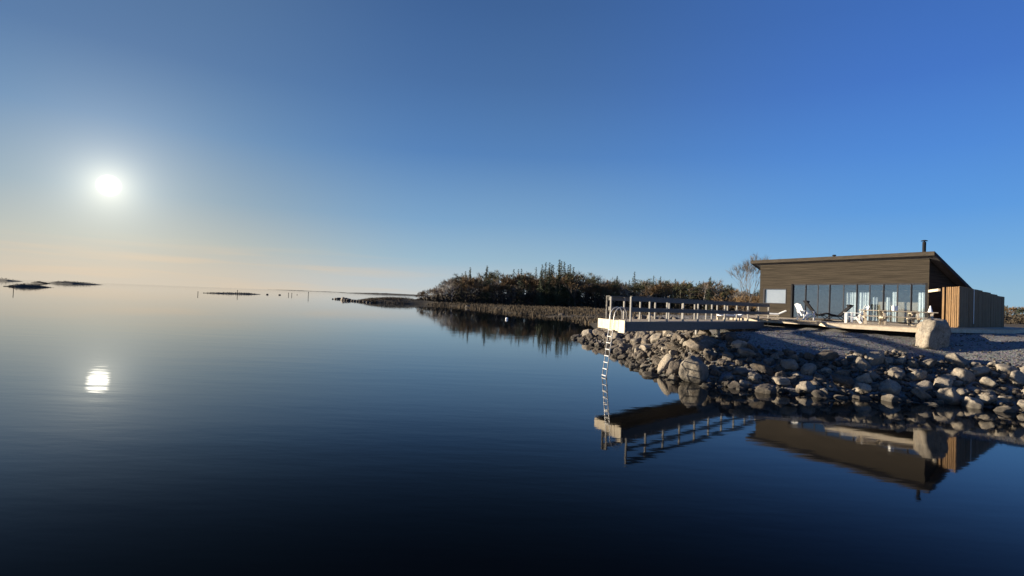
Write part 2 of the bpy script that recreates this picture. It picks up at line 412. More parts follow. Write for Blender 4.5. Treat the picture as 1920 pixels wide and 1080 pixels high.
for j in range(ny - 1):
    for i in range(nx - 1):
        if max(Zr[j, i], Zr[j + 1, i], Zr[j, i + 1], Zr[j + 1, i + 1]) > -1.2:
            a = j * nx + i; fs.append((a, a + 1, a + nx + 1, a + nx))
gm = MB(); gm.v = vs; gm.f = fs
tag(gm.build('ground', M['ground'], smooth=True), kind='structure')

# ------------------------------------------------------------------ dock
WZ = 2.48
DN0 = Vector((4.86, 22.7)); DL = Vector((.73, .683)).normalized(); DLEN = 14.2
DF0 = Vector((4.14, 25.0)); DF_len = (DN0 + DL * DLEN - DF0).dot(DL)
DN1 = DN0 + DL * DLEN
PR = Vector((-DL.y, DL.x))
wdt = (DF0 - DN0).dot(PR)
DF1 = DN1 + PR * wdt
dock = empty('dock', (DN0.x, DN0.y, WZ))
tag(dock, 'long pale timber dock with a railed deck reaching out over the water from the terrace', 'dock')
def V3(p, z): return Vector((p[0], p[1], z))
def rel(p, o): return Vector(p) - o.location
mb = MB(); nbd = int(DLEN / .145) + 16
o2 = Vector((DN0.x, DN0.y))
for k in range(-14, nbd):           # deck boards laid across, cut to the skewed end
    t0 = k * .145; t1 = t0 + .138
    sk = (DF0 - DN0).dot(DL)       # the skew of the outer end
    pts = []
    lo0 = 0; 
    for (t, w_) in ((t0, 0), (t1, 0), (t1, wdt), (t0, wdt)):
        tt = max(t, sk * w_ / wdt); tt = min(tt, DLEN)
        q = DL * tt + PR * w_; pts.append((q.x, q.y))
    if t1 > DLEN or (Vector(pts[0]) - Vector(pts[1])).length < .01 and (Vector(pts[2]) - Vector(pts[3])).length < .01: continue
    if (Vector(pts[0]) - Vector(pts[1])).length < .004: pts = [pts[0], pts[2], pts[3]]
    if len(pts) == 4 and (Vector(pts[2]) - Vector(pts[3])).length < .004: pts = pts[:3]
    mb.prism(pts, -.03, 0)
mb.build('deck_boards', M['deck'], dock)
def seg(a, c, z0, z1, th=.05):     # upright plank between plan points a and c
    m_ = MB(); a = Vector(a); c = Vector(c)
    m_.beam((a.x, a.y, (z0 + z1) / 2), (c.x, c.y, (z0 + z1) / 2), th, z1 - z0); return m_
loc2 = lambda p: (p.x - DN0.x, p.y - DN0.y)
outn = Vector((DL.y, -DL.x)) * .03
seg(Vector(loc2(DN0)) + outn + DL * .02, Vector(loc2(DN1)) + outn, -.42, -.033).build('side_beam', M['shaded_wood'], dock, bevel=.006)
seg(Vector(loc2(DF0)) - outn, Vector(loc2(DF1)) - outn, -.42, -.033).build('side_beam', M['shaded_wood'], dock, bevel=.006)
ed = (DF0 - DN0).normalized(); en = Vector((-ed.y, ed.x))
if en.x > 0: en = -en
for (a_, b_, off, z0, z1) in ((-.06, .47, .05, -.50, .05), (.49, 1.02, .05, -.44, .02), (1.04, 2.42, .05, -.40, .03)):
    seg(ed * a_ + en * off, ed * b_ + en * off, z0, z1, .06).build('end_board', M['pale_wood'], dock, bevel=.008)
mb = MB()
for w_ in (.3, wdt / 2, wdt - .3):
    a = PR * w_ + DL * (.25 + (DF0 - DN0).dot(DL) * w_ / wdt); c = PR * w_ + DL * DLEN
    mb.beam((a.x, a.y, -.17), (c.x, c.y, -.17), .08, .26)
mb.build('joists', M['grey_wood'], dock)
for t in (9.4, 12.6):
    for w_ in (.45, wdt - .45):
        q = PR * w_ + DL * t; wpos = DN0 + q; g = hz(wpos.x, wpos.y)
        mb = MB(); mb.tube([(q.x, q.y, -.30), (q.x, q.y, g - WZ - .3)], .09, 10)
        mb.build('pile', M['concrete'], dock, smooth=False)
def railing(parent, pts, n_each, name='railing', kind=0):
    root = empty(name); root.parent = parent
    for (a, c), n in zip(pts, n_each):
        a = Vector(a); c = Vector(c)
        for k in range(n):
            q = a.lerp(c, k / (n - 1)); m_ = MB(); 
            m_.beam((q.x, q.y, -.2), (q.x, q.y, 1.06), .075, .075, upv=(DL.x, DL.y, 0)); m_.build('post', M['grey_wood'], root, bevel=.004)
    m_ = MB(); m2 = MB(); m3 = MB()
    for (a, c) in pts:
        a = Vector(a); c = Vector(c); d = (c - a).normalized(); sdv = Vector((d.y, -d.x)) * .052
        m_.beam((a.x, a.y, 1.08), (c.x, c.y, 1.08), .12, .032)
        m2.beam((a.x + sdv.x, a.y + sdv.y, .97), (c.x + sdv.x, c.y + sdv.y, .97), .026, .17)
        m3.beam((a.x + sdv.x, a.y + sdv.y, .50), (c.x + sdv.x, c.y + sdv.y, .50), .026, .17)
    m_.build('handrail', M['shaded_wood'], root, bevel=.004); m2.build('top_rail', M['shaded_wood'], root, bevel=.003); m3.build('middle_rail', M['shaded_wood'], root, bevel=.003)
sk = (DF0 - DN0).dot(DL)
na, nb_ = DL * .42 + PR * .05, DL * (DLEN + .9) + PR * .05
fa, fb = DL * (sk + .45) + PR * (wdt - .05), DL * (DLEN - .2) + PR * (wdt - .05)
railing(dock, [((na.x, na.y), (nb_.x, nb_.y))], [11])
railing(dock, [((fb.x, fb.y), (fa.x, fa.y))], [10])
# short outer rail
ea = na; eb = fa.lerp(na, .18)
railing(dock, [((eb.x, eb.y), (fa.x, fa.y))], [2])

# bathing ladder hung on the dock's end
lc = DN0 + ed * 1.0 + en * .12
lad = empty('bathing_ladder', (lc.x, lc.y, WZ))
tag(lad, 'steel bathing ladder going down from the end of the dock into the water', 'ladder')
LW = .19
for s_ in (-1, 1):
    m_ = MB(); q = ed * (LW * s_)
    pts = []
    for (o_, z_) in ((-.62, .02), (-.60, .38), (-.50, .55), (-.34, .60), (-.16, .52), (-.03, .34), (0, .12), (.02, -.3), (.30, -2.75)):
        pts.append((q.x + en.x * o_, q.y + en.y * o_, z_))
    m_.tube(pts, .019, 8); m_.build('side_rail', M['steel'], lad, smooth=True)
for k in range(9):
    z_ = -.42 - k * .285; o_ = .02 + (-.3 - z_) / 2.45 * .28; a = ed * -LW + en * o_; c = ed * LW + en * o_
    m_ = MB(); m_.beam((a.x, a.y, z_), (c.x, c.y, z_), .085, .03); m_.build('rung', M['steel'], lad)

# ------------------------------------------------------------------ terrace
TZ = EYE - .58
TP = [(15.75, 32.0), (17.3, 30.1), (15.95, 26.9), (18.6, 24.5), (21.4, 26.2), (26.6, 28.4), (33.9, 34.9), (33, 42), (27, 47), (17.2, 43.5), (15.3, 40), (14.0, 34.3)]
ter = empty('terrace', (17.3, 30.1, TZ))
tag(ter, 'broad pale board terrace in front of the dark wooden house', 'terrace')
def clip_poly(poly, a, bval, keep_less):    # keep the side where dot(p,a) <= bval
    out = []
    n = len(poly)
    for i in range(n):
        p, q = poly[i], poly[(i + 1) % n]
        dp = p[0] * a[0] + p[1] * a[1] - bval; dq = q[0] * a[0] + q[1] * a[1] - bval
        if not keep_less: dp, dq = -dp, -dq
        if dp <= 0: out.append(p)
        if (dp < 0) != (dq < 0):
            t = dp / (dp - dq); out.append((p[0] + (q[0] - p[0]) * t, p[1] + (q[1] - p[1]) * t))
    return out
ta = Vector((.879, .477)); mb = MB()
vals = [p[0] * ta.x + p[1] * ta.y for p in TP]
lp = [(p[0] - 17.3, p[1] - 30.1) for p in TP]
k = min(vals) - 0.01; base = 17.3 * ta.x + 30.1 * ta.y
while k < max(vals):
    q = clip_poly(lp, ta, k - base, False)
    q = clip_poly(q, ta, k + .137 - base, True) if len(q) > 2 else q
    if len(q) > 2: mb.prism(q, -.03, 0)
    k += .145
mb.build('deck_boards', M['deck'], ter)
mf = MB()
for i in range(0, 6):
    a = Vector(lp[i]); c = Vector(lp[i + 1]); mf.beam((a.x, a.y, -.13), (c.x, c.y, -.13), .05, .19)
a = Vector(lp[-1]); c = Vector(lp[0]); mf.beam((a.x, a.y, -.13), (c.x, c.y, -.13), .05, .19)
mf.build('edge_board', M['pale_wood'], ter)

# ------------------------------------------------------------------ house
HA = Vector((19.2, 41.5)); HB = Vector((24.57, 31.6))
UX = (HB - HA).normalized(); WY = Vector((-UX.y, UX.x)); HL = (HB - HA).length; HD = 4.1
house = empty('house', (HA.x, HA.y, TZ), math.atan2(UX.y, UX.x))
tag(house, 'single storey dark timber house with a glass front and a low sloping roof', 'house')
def fx(px, py):                       # facade coordinate seen at a pixel
    d = ray(px, py); o_ = Vector((0, 0, EYE)); n = Vector((WY.x, WY.y))
    t = (HA.dot(n)) / (d.x * n.x + d.y * n.y); p = o_ + d * t
    return (Vector((p.x, p.y)) - HA).dot(UX), p.z - TZ
GT = 2.47; WT = 3.93; RSL = 1.95 / 4.75
xg = fx(1486, 570)[0]; xg1 = HL - .18
def siding(m_, x0, x1, z0, z1, y, th=.028, step=.125):
    z = z0
    while z < z1 - .02:
        zz = min(z + step - .008, z1)
        m_.hexa([(x0, y - th, z), (x1, y - th, z), (x1, y, z), (x0, y, z), (x0, y - th * .45, zz), (x1, y - th * .45, zz), (x1, y, zz), (x0, y, zz)])
        z += step
wx0, wz0 = fx(1431, 573); wx1, wz1 = fx(1475, 545)
wx0 = max(.2, wx0); print('window', wx0, wx1, wz0, wz1, 'xg', xg)
wz0, wz1 = 1.0, 2.12
mb = MB()
mb.box(0, HL, 0, .16, GT + .02, WT)
mb.box(0, wx0, 0, .16, 0.004, GT + .015); mb.box(wx1, xg - .12, 0, .16, .004, GT + .015)
mb.box(wx0 + .002, wx1 - .002, 0, .16, .004, wz0); mb.box(wx0 + .002, wx1 - .002, 0, .16, wz1, GT + .015)
siding(mb, 0, HL, GT + .02, WT, 0)
siding(mb, 0, wx0, .004, GT, 0); siding(mb, wx1, xg - .12, .004, GT, 0)
siding(mb, wx0 + .002, wx1 - .002, .004, wz0, 0); siding(mb, wx0 + .002, wx1 - .002, wz1, GT, 0)
mb.build('front_wall', M['cladding'], house)
# side and back walls following the slope
def gable(x0, x1):
    m_ = MB(); y0, y1 = .165, HD; za = WT - .17 * RSL - .02; zb = WT - HD * RSL - .02
    m_.hexa([(x0, y0, .004), (x1, y0, .004), (x1, y1, .004), (x0, y1, .004), (x0, y0, za), (x1, y0, za), (x1, y1, zb), (x0, y1, zb)])
    return m_
g = gable(HL - .15, HL - .02)
z = .01
while z < 3.6:                                  # boards of the right gable
    yt = min(HD, (WT - .06 - z - .12) / RSL)
    if yt > .3: g.box(HL - .02, HL + .006, .17, yt, z, z + .117)
    z += .125
g.build('side_wall', M['cladding'], house)
gable(.02, .15).build('side_wall', M['cladding'], house)
mb = MB(); mb.box(.152, HL - .152, HD - .15, HD, .004, WT - HD * RSL - .03); mb.build('back_wall', M['inner'], house)
mb = MB(); mb.box(.152, HL - .152, .17, HD - .152, .004, .03); mb.build('floor', M['inner'], house)
# corner boards
mb = MB(); mb.box(HL - .03, HL + .03, -.05, .13, .004, WT - .06); mb.build('corner_board', M['cladding'], house)
# roof slab
rf = MB(); x0, x1 = -.55, HL + .42; y0, y1 = -.42, 4.45
def rz_(y): return WT - y * RSL
rf.hexa([(x0, y0, rz_(y0) + .01), (x1, y0, rz_(y0) + .01), (x1, y1, rz_(y1) + .01), (x0, y1, rz_(y1) + .01),
         (x0, y0, rz_(y0) + .17), (x1, y0, rz_(y0) + .17), (x1, y1, rz_(y1) + .17), (x0, y1, rz_(y1) + .17)])
roof = rf.build('roof', M['roof'], house)
fs_ = MB(); fs_.box(x0 - .02, x1 + .02, y0 - .035, y0 - .003, rz_(y0) - .04, rz_(y0) + .20)
fs_.build('front_fascia', M['fascia'], roof, bevel=.004)
for xx in (x0 - .03, x1 + .003):
    sf = MB(); a, c = (y0 - .003, rz_(y0) - .03), (y1, rz_(y1) - .03)
    sf.hexa([(xx, a[0], a[1]), (xx + .028, a[0], a[1]), (xx + .028, c[0], c[1]), (xx, c[0], c[1]),
             (xx, a[0], a[1] + .22), (xx + .028, a[0], a[1] + .22), (xx + .028, c[0], c[1] + .22), (xx, c[0], c[1] + .22)])
    sf.build('side_fascia', M['darkframe'], roof)
cx_, cz_ = fx(1730, 470); cx_ = HL - .55; cy_ = .6
ch = MB(); zb = rz_(cy_) + .1
ch.tube([(cx_, cy_, zb), (cx_, cy_, zb + 1.22)], .095, 14)
chim = ch.build('chimney', M['black'], roof, smooth=False)
ch = MB(); ch.tube([(cx_, cy_, zb + 1.23), (cx_, cy_, zb + 1.27)], .04, 8); ch.tube([(cx_, cy_, zb + 1.27), (cx_, cy_, zb + 1.30), (cx_, cy_, zb + 1.34)], [.17, .17, .06], 14)
ch.build('chimney_cap', M['black'], roof)
vx, _ = fx(1556, 480); ch = MB(); zb = rz_(.5) + .1
ch.tube([(vx, .5, zb), (vx, .5, zb + .60)], .08, 12); ch.tube([(vx, .5, zb + .60), (vx, .5, zb + .68)], [.13, .10], 12)
ch.build('roof_vent', M['black'], roof)
# window on the left
wf = MB(); 
wf.box(wx0, wx0 + .12, -.04, .10, wz0, wz1); wf.box(wx1 - .05, wx1, -.04, .10, wz0, wz1)
wf.box(wx0 + .12, wx1 - .05, -.04, .10, wz1 - .05, wz1); wf.box(wx0 + .12, wx1 - .05, -.04, .10, wz0, wz0 + .05)
win = wf.build('window', M['darkframe'], house)
mb = MB(); mb.box(wx0 + .12, wx1 - .05, .03, .045, wz0 + .05, wz1 - .05); mb.build('pane', M['mirror_glass'], win)
mb = MB(); mb.box(wx0 + .12, wx1 - .05, .08, .095, wz0 + .05, wz1 - .05); mb.build('reflection_sheet', M['reflection_sheet'], win)  # added pale sheet behind the pane, stands in for reflected sky
# dark recess post
mb = MB(); mb.box(xg - .12, xg - .01, -.045, .14, .004, GT); mb.build('door_post', M['black'], house)
# glass front: panels between slim frames
pxs = [1487, 1509, 1532, 1554, 1580, 1605, 1629, 1655, 1681, 1707, 1735]
xx = [xg] + [fx(p, 570)[0] for p in pxs[1:-1]] + [xg1]
for i in range(len(xx) - 1):
    a, c = xx[i], xx[i + 1]; dpt = .05 + (.035 if i % 2 else 0)
    f = MB(); f.box(a + .003, a + .038, dpt, dpt + .05, .03, GT - .03); f.box(c - .038, c - .003, dpt, dpt + .05, .03, GT - .03)
    f.box(a + .038, c - .038, dpt, dpt + .05, GT - .08, GT - .03); f.box(a + .038, c - .038, dpt, dpt + .05, .03, .09)
    fr = f.build('glass_panel', M['darkframe'], house)
    p_ = MB(); p_.box(a + .038, c - .038, dpt + .02, dpt + .028, .09, GT - .08); p_.build('pane', M['glass'], fr)
mb = MB(); mb.box(xg1 + .002, HL - .032, 0, .15, .004, GT); mb.build('corner_post', M['black'], house)
mb = MB(); mb.box(xg, xg1, .01, .15, GT - .027, GT + .018); mb.build('top_track', M['darkframe'], house)
# curtains hanging inside
def curtain(x0, x1, z1, y=.42, lab=''):
    m_ = MB(); n = max(6, int((x1 - x0) / .045)); vs = []; 
    for k in range(n + 1):
        x = x0 + (x1 - x0) * k / n; yy = y + .05 * math.sin(k * 1.9) 
        vs += [(x, yy, .05), (x, yy, z1), (x, yy + .004, z1), (x, yy + .004, .05)]
    fs = []
    for k in range(n):
        a = 4 * k; e = a + 4
        fs += [(a, e, e + 1, a + 1), (a + 2, e + 2, e + 3, a + 3), (a + 1, e + 1, e + 2, a + 2), (a, a + 3, e + 3, e)]
    m_.add(vs, fs); o = m_.build('curtain', M['fabric'], None)
    o.location = (HA.x, HA.y, TZ); o.rotation_euler = (0, 0, math.atan2(UX.y, UX.x))
    tag(o, lab, 'curtain', 'pale curtains behind the glass front'); return o
for a, c, t_, lab in ((1582, 1604, 548, 'pale curtain behind the fifth glass panel, leftmost and widest of the curtains'),
                      (1606, 1627, 548, 'pale curtain just right of the widest one, behind the white garden chair'),
                      (1631, 1640, 557, 'short narrow pale curtain above the left picnic table'),
                      (1656, 1664, 557, 'short narrow pale curtain above the middle picnic table'),
                      (1668, 1676, 547, 'tall narrow pale curtain above the middle picnic table')):
    x0_, z_ = fx(a, t_); x1_, _ = fx(c, t_); curtain(x0_ , x1_, z_, .34, lab)
x0_, z_ = fx(1717, 548); x1_, _ = fx(1732, 548)
curtain(x0_, x1_, z_, .30, 'brightest pale curtain at the right end of the glass front')

# beam tying the house to the screen, with its post
pb = empty('pergola_beam', (HB.x, HB.y, TZ)); tag(pb, 'short pale wooden beam between the house corner and the fence', 'beam')
FN = P(1797, 600, 27.9); FB_ = P(1766, 600, 29.3)
mb = MB(); a = Vector((HB.x + .10, HB.y + .15, TZ + 2.0)) - pb.location; c = Vector((FB_.x - .06, FB_.y + .15, TZ + 2.0)) - pb.location
mb.beam(a, c, .10, .14); mb.build('beam', M['pale_wood'], pb)

# ------------------------------------------------------------------ wooden screen fence
scr = empty('screen_fence', (FN.x, FN.y, TZ)); tag(scr, 'tall screen fence of upright tan boards stepping down to the right of the house', 'fence')
def boards(m_, a, c, z0, z1, wmin=.09, wmax=.15, gap=.012, th=.03, dark=0):
    a = Vector(a); c = Vector(c); d = (c - a); L_ = d.length; d.normalize(); nn = Vector((-d.y, d.x)); t = 0
    while t < L_ - .03:
        w_ = min(U(wmin, wmax), L_ - t); o_ = nn * U(-.008, .008); p = a + d * t + o_; q = a + d * (t + w_) + o_
        m_.beam((p.x, p.y, (z0 + z1) / 2), (q.x, q.y, (z0 + z1) / 2), th, z1 - z0 + U(-.01, .01)); t += w_ + gap
A_ = Vector((0, 0)); B_ = Vector((FB_.x - FN.x, FB_.y - FN.y))
m_ = MB(); boards(m_, A_, A_.lerp(B_, .74), -.02, 2.14, .10, .17, .045); m_.build('board_panel', M['new_wood'], scr)
m_ = MB(); boards(m_, A_.lerp(B_, .86), B_, -.02, 2.14); m_.build('board_panel', M['new_wood'], scr)
steps = [(1797, 2.16), (1822, 2.13), (1841, 2.10), (1857, 2.05), (1869, 1.99), (1882, 1.93)]
E0 = Vector((FN.x, FN.y)); fe = P(1882, 600, 34.6); E1 = Vector((fe.x, fe.y))
def on_line(px):
    lo, hi = 0., 1.
    for _ in range(40):
        mid = (lo + hi) / 2; q = E0.lerp(E1, mid); 
        v = Vector((q.x, q.y, TZ + .5)) - Vector((0, 0, EYE)); k_ = v.dot(rt) / v.dot(fw) * FPX + 960
        if k_ < px: lo = mid
        else: hi = mid
    return E0.lerp(E1, lo) - E0
for i in range(len(steps) - 1):
    a = on_line(steps[i][0]); c = on_line(steps[i + 1][0])
    m_ = MB(); boards(m_, a, c - (c - a).normalized() * .01, -.04, steps[i + 1][1] + .03); m_.build('board_panel', M['new_wood'], scr)
    dd = (c - a).normalized(); bk = Vector((-dd.y, dd.x)) * .07
    m_ = MB(); q = c + bk - dd * .05; m_.beam((q.x, q.y, -.04), (q.x, q.y, steps[i + 1][1] - .02), .09, .09, upv=(dd.x, dd.y, 0)); m_.build('post', M['new_wood'], scr)
q = on_line(1824); dd = (E1 - E0).normalized(); q = q + Vector((dd.y, -dd.x)) * .035
m_ = MB(); m_.beam((q.x, q.y, .2), (q.x, q.y, 2.12), .03, .03, upv=(dd.x, dd.y, 0)); m_.build('trim_strip', M['white'], scr)

# ------------------------------------------------------------------ furniture on the terrace
def on_terr(px, Y, z=TZ):
    lo = P(px, 600, Y); return Vector((lo.x, lo.y, z))
def picnic_table(loc, rz, label, L_=1.6):
    t = empty('picnic_table', loc, rz); tag(t, label, 'picnic table', 'picnic tables on the terrace')
    m_ = MB(); 
    for k in range(5): m_.box(-L_ / 2, L_ / 2, -.37 + k * .15, -.37 + k * .15 + .14, .70, .742)
    m_.build('tabletop', M['pale_wood'], t, bevel=.003)
    for s_ in (-1, 1):
        m_ = MB()
        for k in range(2): m_.box(-L_ / 2, L_ / 2, s_ * .70 - .14 + k * .145, s_ * .70 - .14 + k * .145 + .135, .41, .45)
        m_.build('bench', M['pale_wood'], t, bevel=.003)
        for e_ in (-1, 1):
            m_ = MB(); x = e_ * (L_ / 2 - .25)
            m_.beam((x, s_ * .28, .70), (x, s_ * .62, 0), .045, .10, upv=(1, 0, 0)); m_.build('leg', M['pale_wood'], t)
    for e_ in (-1, 1):
        m_ = MB(); x = e_ * (L_ / 2 - .20); m_.beam((x, -.82, .37), (x, .82, .37), .04, .07); m_.beam((x, -.36, .66), (x, .36, .66), .04, .07)
        m_.build('crossbar', M['pale_wood'], t)
    return t
hr = math.atan2(UX.y, UX.x)
picnic_table(on_terr(1640, 27.7), hr + .55, 'pale picnic table left of the other two, between the white chair and the middle table', 1.35)
picnic_table(on_terr(1686, 27.2), hr + .65, 'darker low picnic table in the middle of the three', 1.9)
picnic_table(on_terr(1726, 27.6), hr + .6, 'picnic table nearest the fence, partly behind the upright boulder', 1.3)

def garden_chair(loc, rz, label, mat, name='garden_chair', recl=R(28), cat='chair', hgt=.85):
    t = empty(name, loc, rz); tag(t, label, cat)
    m_ = MB()
    for k in range(5): m_.beam((-.24 + k * .12, -.32, .38 ), (-.24 + k * .12, .22, .27), .105, .022)
    m_.build('seat', mat, t, bevel=.004)
    m_ = MB()
    for k in range(5):
        hh = hgt - .12 * abs(k - 2) / 2 * .6
        m_.beam((-.22 + k * .11, .20, .25), (-.25 + k * .125, .20 + math.sin(recl) * hh, .25 + math.cos(recl) * hh), .10, .02, upv=(0, -1, .4))
    m_.build('backrest', mat, t, bevel=.004)
    for s_ in (-1, 1):
        m_ = MB(); m_.beam((s_ * .34, -.40, .56), (s_ * .34, .36, .54), .12, .022); m_.build('armrest', mat, t, bevel=.004)
        m_ = MB(); m_.beam((s_ * .31, -.30, 0), (s_ * .31, -.30, .55), .03, .09, upv=(0, 1, 0)); m_.build('leg', mat, t)
        m_ = MB(); m_.beam((s_ * .31, .40, .0), (s_ * .31, .14, .33), .03, .10, upv=(0, 1, 0)); m_.beam((s_ * .31, .30, .1), (s_ * .31, .34, .53), .03, .06, upv=(0, 1, 0)); m_.build('leg', mat, t)
    return t
garden_chair(on_terr(1511, 32.6), R(95), 'white slatted garden chair at the left end of the glass front', M['white'])
garden_chair(on_terr(1598, 28.8), R(-70) + math.pi * 0 + R(180) * 0 + R(0), 'white slatted garden chair in front of the wide curtains', M['white']).rotation_euler = (0, 0, R(-125))
garden_chair(on_terr(1606, 31.2), R(-110), 'white slatted garden chair set further back beside the left picnic table', M['white'])
def lounge(loc, rz, label, hb):
    t = empty('lounge_chair', loc, rz); tag(t, label, 'lounge chair')
    m_ = MB(); pr = [(-.85, .34), (-.35, .46), (.05, .30), (.30, .34), (.95, hb)]
    for (a, c) in zip(pr[:-1], pr[1:]): m_.beam((a[0], 0, a[1]), (c[0], 0, c[1]), .56, .055, upv=(0, 0, 1))
    m_.build('sling', M['black'], t, bevel=.006)
    for s_ in (-1, 1):
        m_ = MB(); m_.tube([(-.5, s_ * .3, 0), (-.15, s_ * .3, .30), (.3, s_ * .3, .30), (.65, s_ * .3, 0)], .02, 6); m_.tube([(-.6, s_ * .3, .02), (.75, s_ * .3, .02)], .018, 6)
        m_.build('side_frame', M['black'], t)
    m_ = MB(); m_.tube([(.80, -.2, hb * .86 + .1), (.80, .2, hb * .86 + .1)], .07, 10); m_.build('head_cushion', M['black'], t, smooth=True)
    return t
lounge(on_terr(1538, 34.0), R(172), 'black reclining lounge chair with a straight slanting back behind the left white chair', 1.2)
lounge(on_terr(1563, 31.6), R(-12), 'black reclining lounge chair in the middle of the glass front', 1.0)
# sunbeds by the landward end of the dock
def sunbed(loc, rz, label):
    t = empty('sunbed', loc, rz); tag(t, label, 'sunbed')
    m_ = MB(); m_.box(-.8, .5, -.3, .3, .24, .34); m_.build('mattress', M['white'], t, bevel=.02)
    m_ = MB(); m_.beam((.5, 0, .30), (.92, 0, .52), .6, .09); m_.build('backrest', M['white'], t, bevel=.02)
    m_ = MB(); m_.box(-.82, .52, -.31, -.27, .16, .235); m_.box(-.82, .52, .27, .31, .16, .235)
    m_.build('frame', M['pale_wood'], t)
    for sx_ in (-.75, .42):
        for sy_ in (-.26, .26):
            m_ = MB(); m_.box(sx_ - .03, sx_ + .03, sy_ - .03, sy_ + .03, 0, .158); m_.build('leg', M['pale_wood'], t)
    return t
q = DN0 + DL * 12.6 + PR * 1.25
sunbed((q.x, q.y, WZ), R(20), 'low white sunbed standing on the landward end of the dock')
sunbed((16.2, 33.6, TZ), R(-25), 'low white sunbed on the terrace corner where the dock meets it')
# lantern and box
la = picnic_loc = on_terr(1744, 27.9)
t = empty('lantern', (la.x, la.y, TZ + .0)); tag(t, 'white cone shaped lantern on a post beside the right picnic table', 'lantern')
m_ = MB(); m_.tube([(0, 0, 0), (0, 0, .72)], .03, 8); m_.build('post', M['darkframe'], t)
m_ = MB(); m_.tube([(0, 0, .70), (0, 0, .74), (0, 0, 1.08)], [.11, .11, .02], 12); m_.build('lamp_shade', M['white'], t, smooth=False)
bx = on_terr(1677, 27.2); t = empty('drinks_cooler', (bx.x, bx.y, TZ + .745)); tag(t, 'small white box standing on the middle picnic table', 'cooler')
m_ = MB(); m_.box(-.10, .10, -.08, .08, .0, .20); m_.build('body', M['white'], t, bevel=.01)
m_ = MB(); m_.box(-.11, .11, -.09, .09, .203, .24); m_.build('lid', M['white'], t, bevel=.01)

# ------------------------------------------------------------------ rocks
def rock_mesh(seed, flat=1.0, planes=11, sub=3, name='rock'):
    rs = random.Random(seed); bm = bmesh.new(); bmesh.ops.create_icosphere(bm, subdivisions=sub, radius=1)
    ns = []
    q0 = Matrix.Rotation(rs.uniform(0, 6), 3, 'Z') @ Matrix.Rotation(rs.uniform(0, .5), 3, 'X')
    for ax in ((1, 0, 0), (-1, 0, 0), (0, 1, 0), (0, -1, 0), (0, 0, 1), (0, 0, -1)):
        v = (q0 @ Vector(ax) + Vector((rs.gauss(0, .2), rs.gauss(0, .2), rs.gauss(0, .2)))).normalized(); ns.append((v, rs.uniform(.58, .80)))
    for _ in range(planes):
        v = Vector((rs.gauss(0, 1), rs.gauss(0, 1), rs.gauss(0, 1))).normalized(); ns.append((v, rs.uniform(.66, .90)))
    off = Vector((seed * 3.1, seed * 1.7, 0))
    SH_ = rs.choice((45, 70, 110))
    for v in bm.verts:
        d = v.co.normalized(); r = 1.0
        acc = math.exp(-SH_ * 1.0)
        for n_, h_ in ns:
            k = d.dot(n_)
            if k > .15: acc += math.exp(-SH_ * h_ / k)
        r = min(1.05, -math.log(acc) / SH_)
        r *= 1 + .12 * mn.noise(d * 1.6 + off) + .07 * mn.noise(d * 4 + off) + .03 * mn.noise(d * 11 + off) - .03 * max(0, .12 - abs(mn.noise(d * 3.1 + off * 2))) / .12
        v.co = d * r
    me = bpy.data.meshes.new(name); bm.to_mesh(me); bm.free()
    me.shade_smooth(); return me
RM = [rock_mesh(i + 1, planes=2 + i % 6, sub=4) for i in range(12)]
RMP = []
for me in RM: me.materials.append(M['rock'])
for me in RM:
    c = me.copy(); c.materials.clear(); c.materials.append(M['rock_pale']); RMP.append(c)
placed = []   # x, y, r
def put_rock(x, y, z, sx, sy, sz, rx, ry, rz, label, group=None, pale=False, var=None, name='rock', cat='rock'):
    ms = RMP if pale else RM
    global LASTR; o = obj(name, ms[random.randrange(12) if var is None else var])
    o.location = (x, y, z); o.scale = (sx, sy, sz); o.rotation_euler = (rx, ry, rz)
    tag(o, label, cat, group); placed.append((x, y, max(sx, sy))); return o
HEROES = []
def hero(px, py, Y, wx, wy, wz, rot, label, pale=True, var=0, name='boulder'):
    HEROES.append((px, py, label)); p = P(px, py, Y); return put_rock(p.x, p.y, p.z, wx, wy, wz, *rot, label, None, pale, var, name, 'boulder')
hero(1746, 634, 24.0, .84, .70, 1.10, (0, 0, .4), 'tallest boulder, tan and upright on the gravel below the terrace near the fence', True, 2)
hero(1304, 696, 23.2, .86, .70, .72, (.25, .3, .9), 'large tan angular boulder at the waterline in front of the dark big one', True, 5)
hero(1322, 648, 26.4, 1.20, .85, .62, (0, .12, .5), 'widest boulder, dark and flat topped under the middle of the dock', False, 7)
hero(1245, 684, 25.0, .17, .30, .72, (.1, .55, .5), 'narrow leaning slab of pale stone at the water left of the angular boulder', True, 3)
hero(1262, 697, 24.4, .36, .40, .55, (.3, -.2, 1.1), 'dark blocky boulder between the leaning slab and the angular boulder', False, 8)
hero(1480, 683, 22.6, .36, .33, .30, (0, 0, .2), 'round smooth pale boulder in the shaded bank below the terrace', True, 9)
hero(1431, 692, 22.6, .55, .28, .22, (.1, .35, -.5), 'long slanting grey boulder left of the round one in the shaded bank', False, 4)
hero(1388, 698, 22.8, .42, .35, .24, (0, .1, .2), 'flat rounded grey boulder by the water in the shaded bank', False, 1)
hero(1364, 676, 24.0, .34, .36, .44, (.2, .3, .5), 'blocky blue grey boulder right of the angular boulder', False, 6)
hero(1845, 742, 20.2, .33, .33, .29, (0, 0, .3), 'round grey boulder at the water on the right bank', True, 9)
hero(1886, 752, 19.7, .32, .27, .27, (.2, .3, 2.3), 'bright tan boulder lowest on the right bank, beside the round grey one', True, 10)
hero(1912, 758, 19.5, .26, .27, .24, (.5, .1, 1.3), 'pale boulder at the water against the right edge of the photo', True, 2)
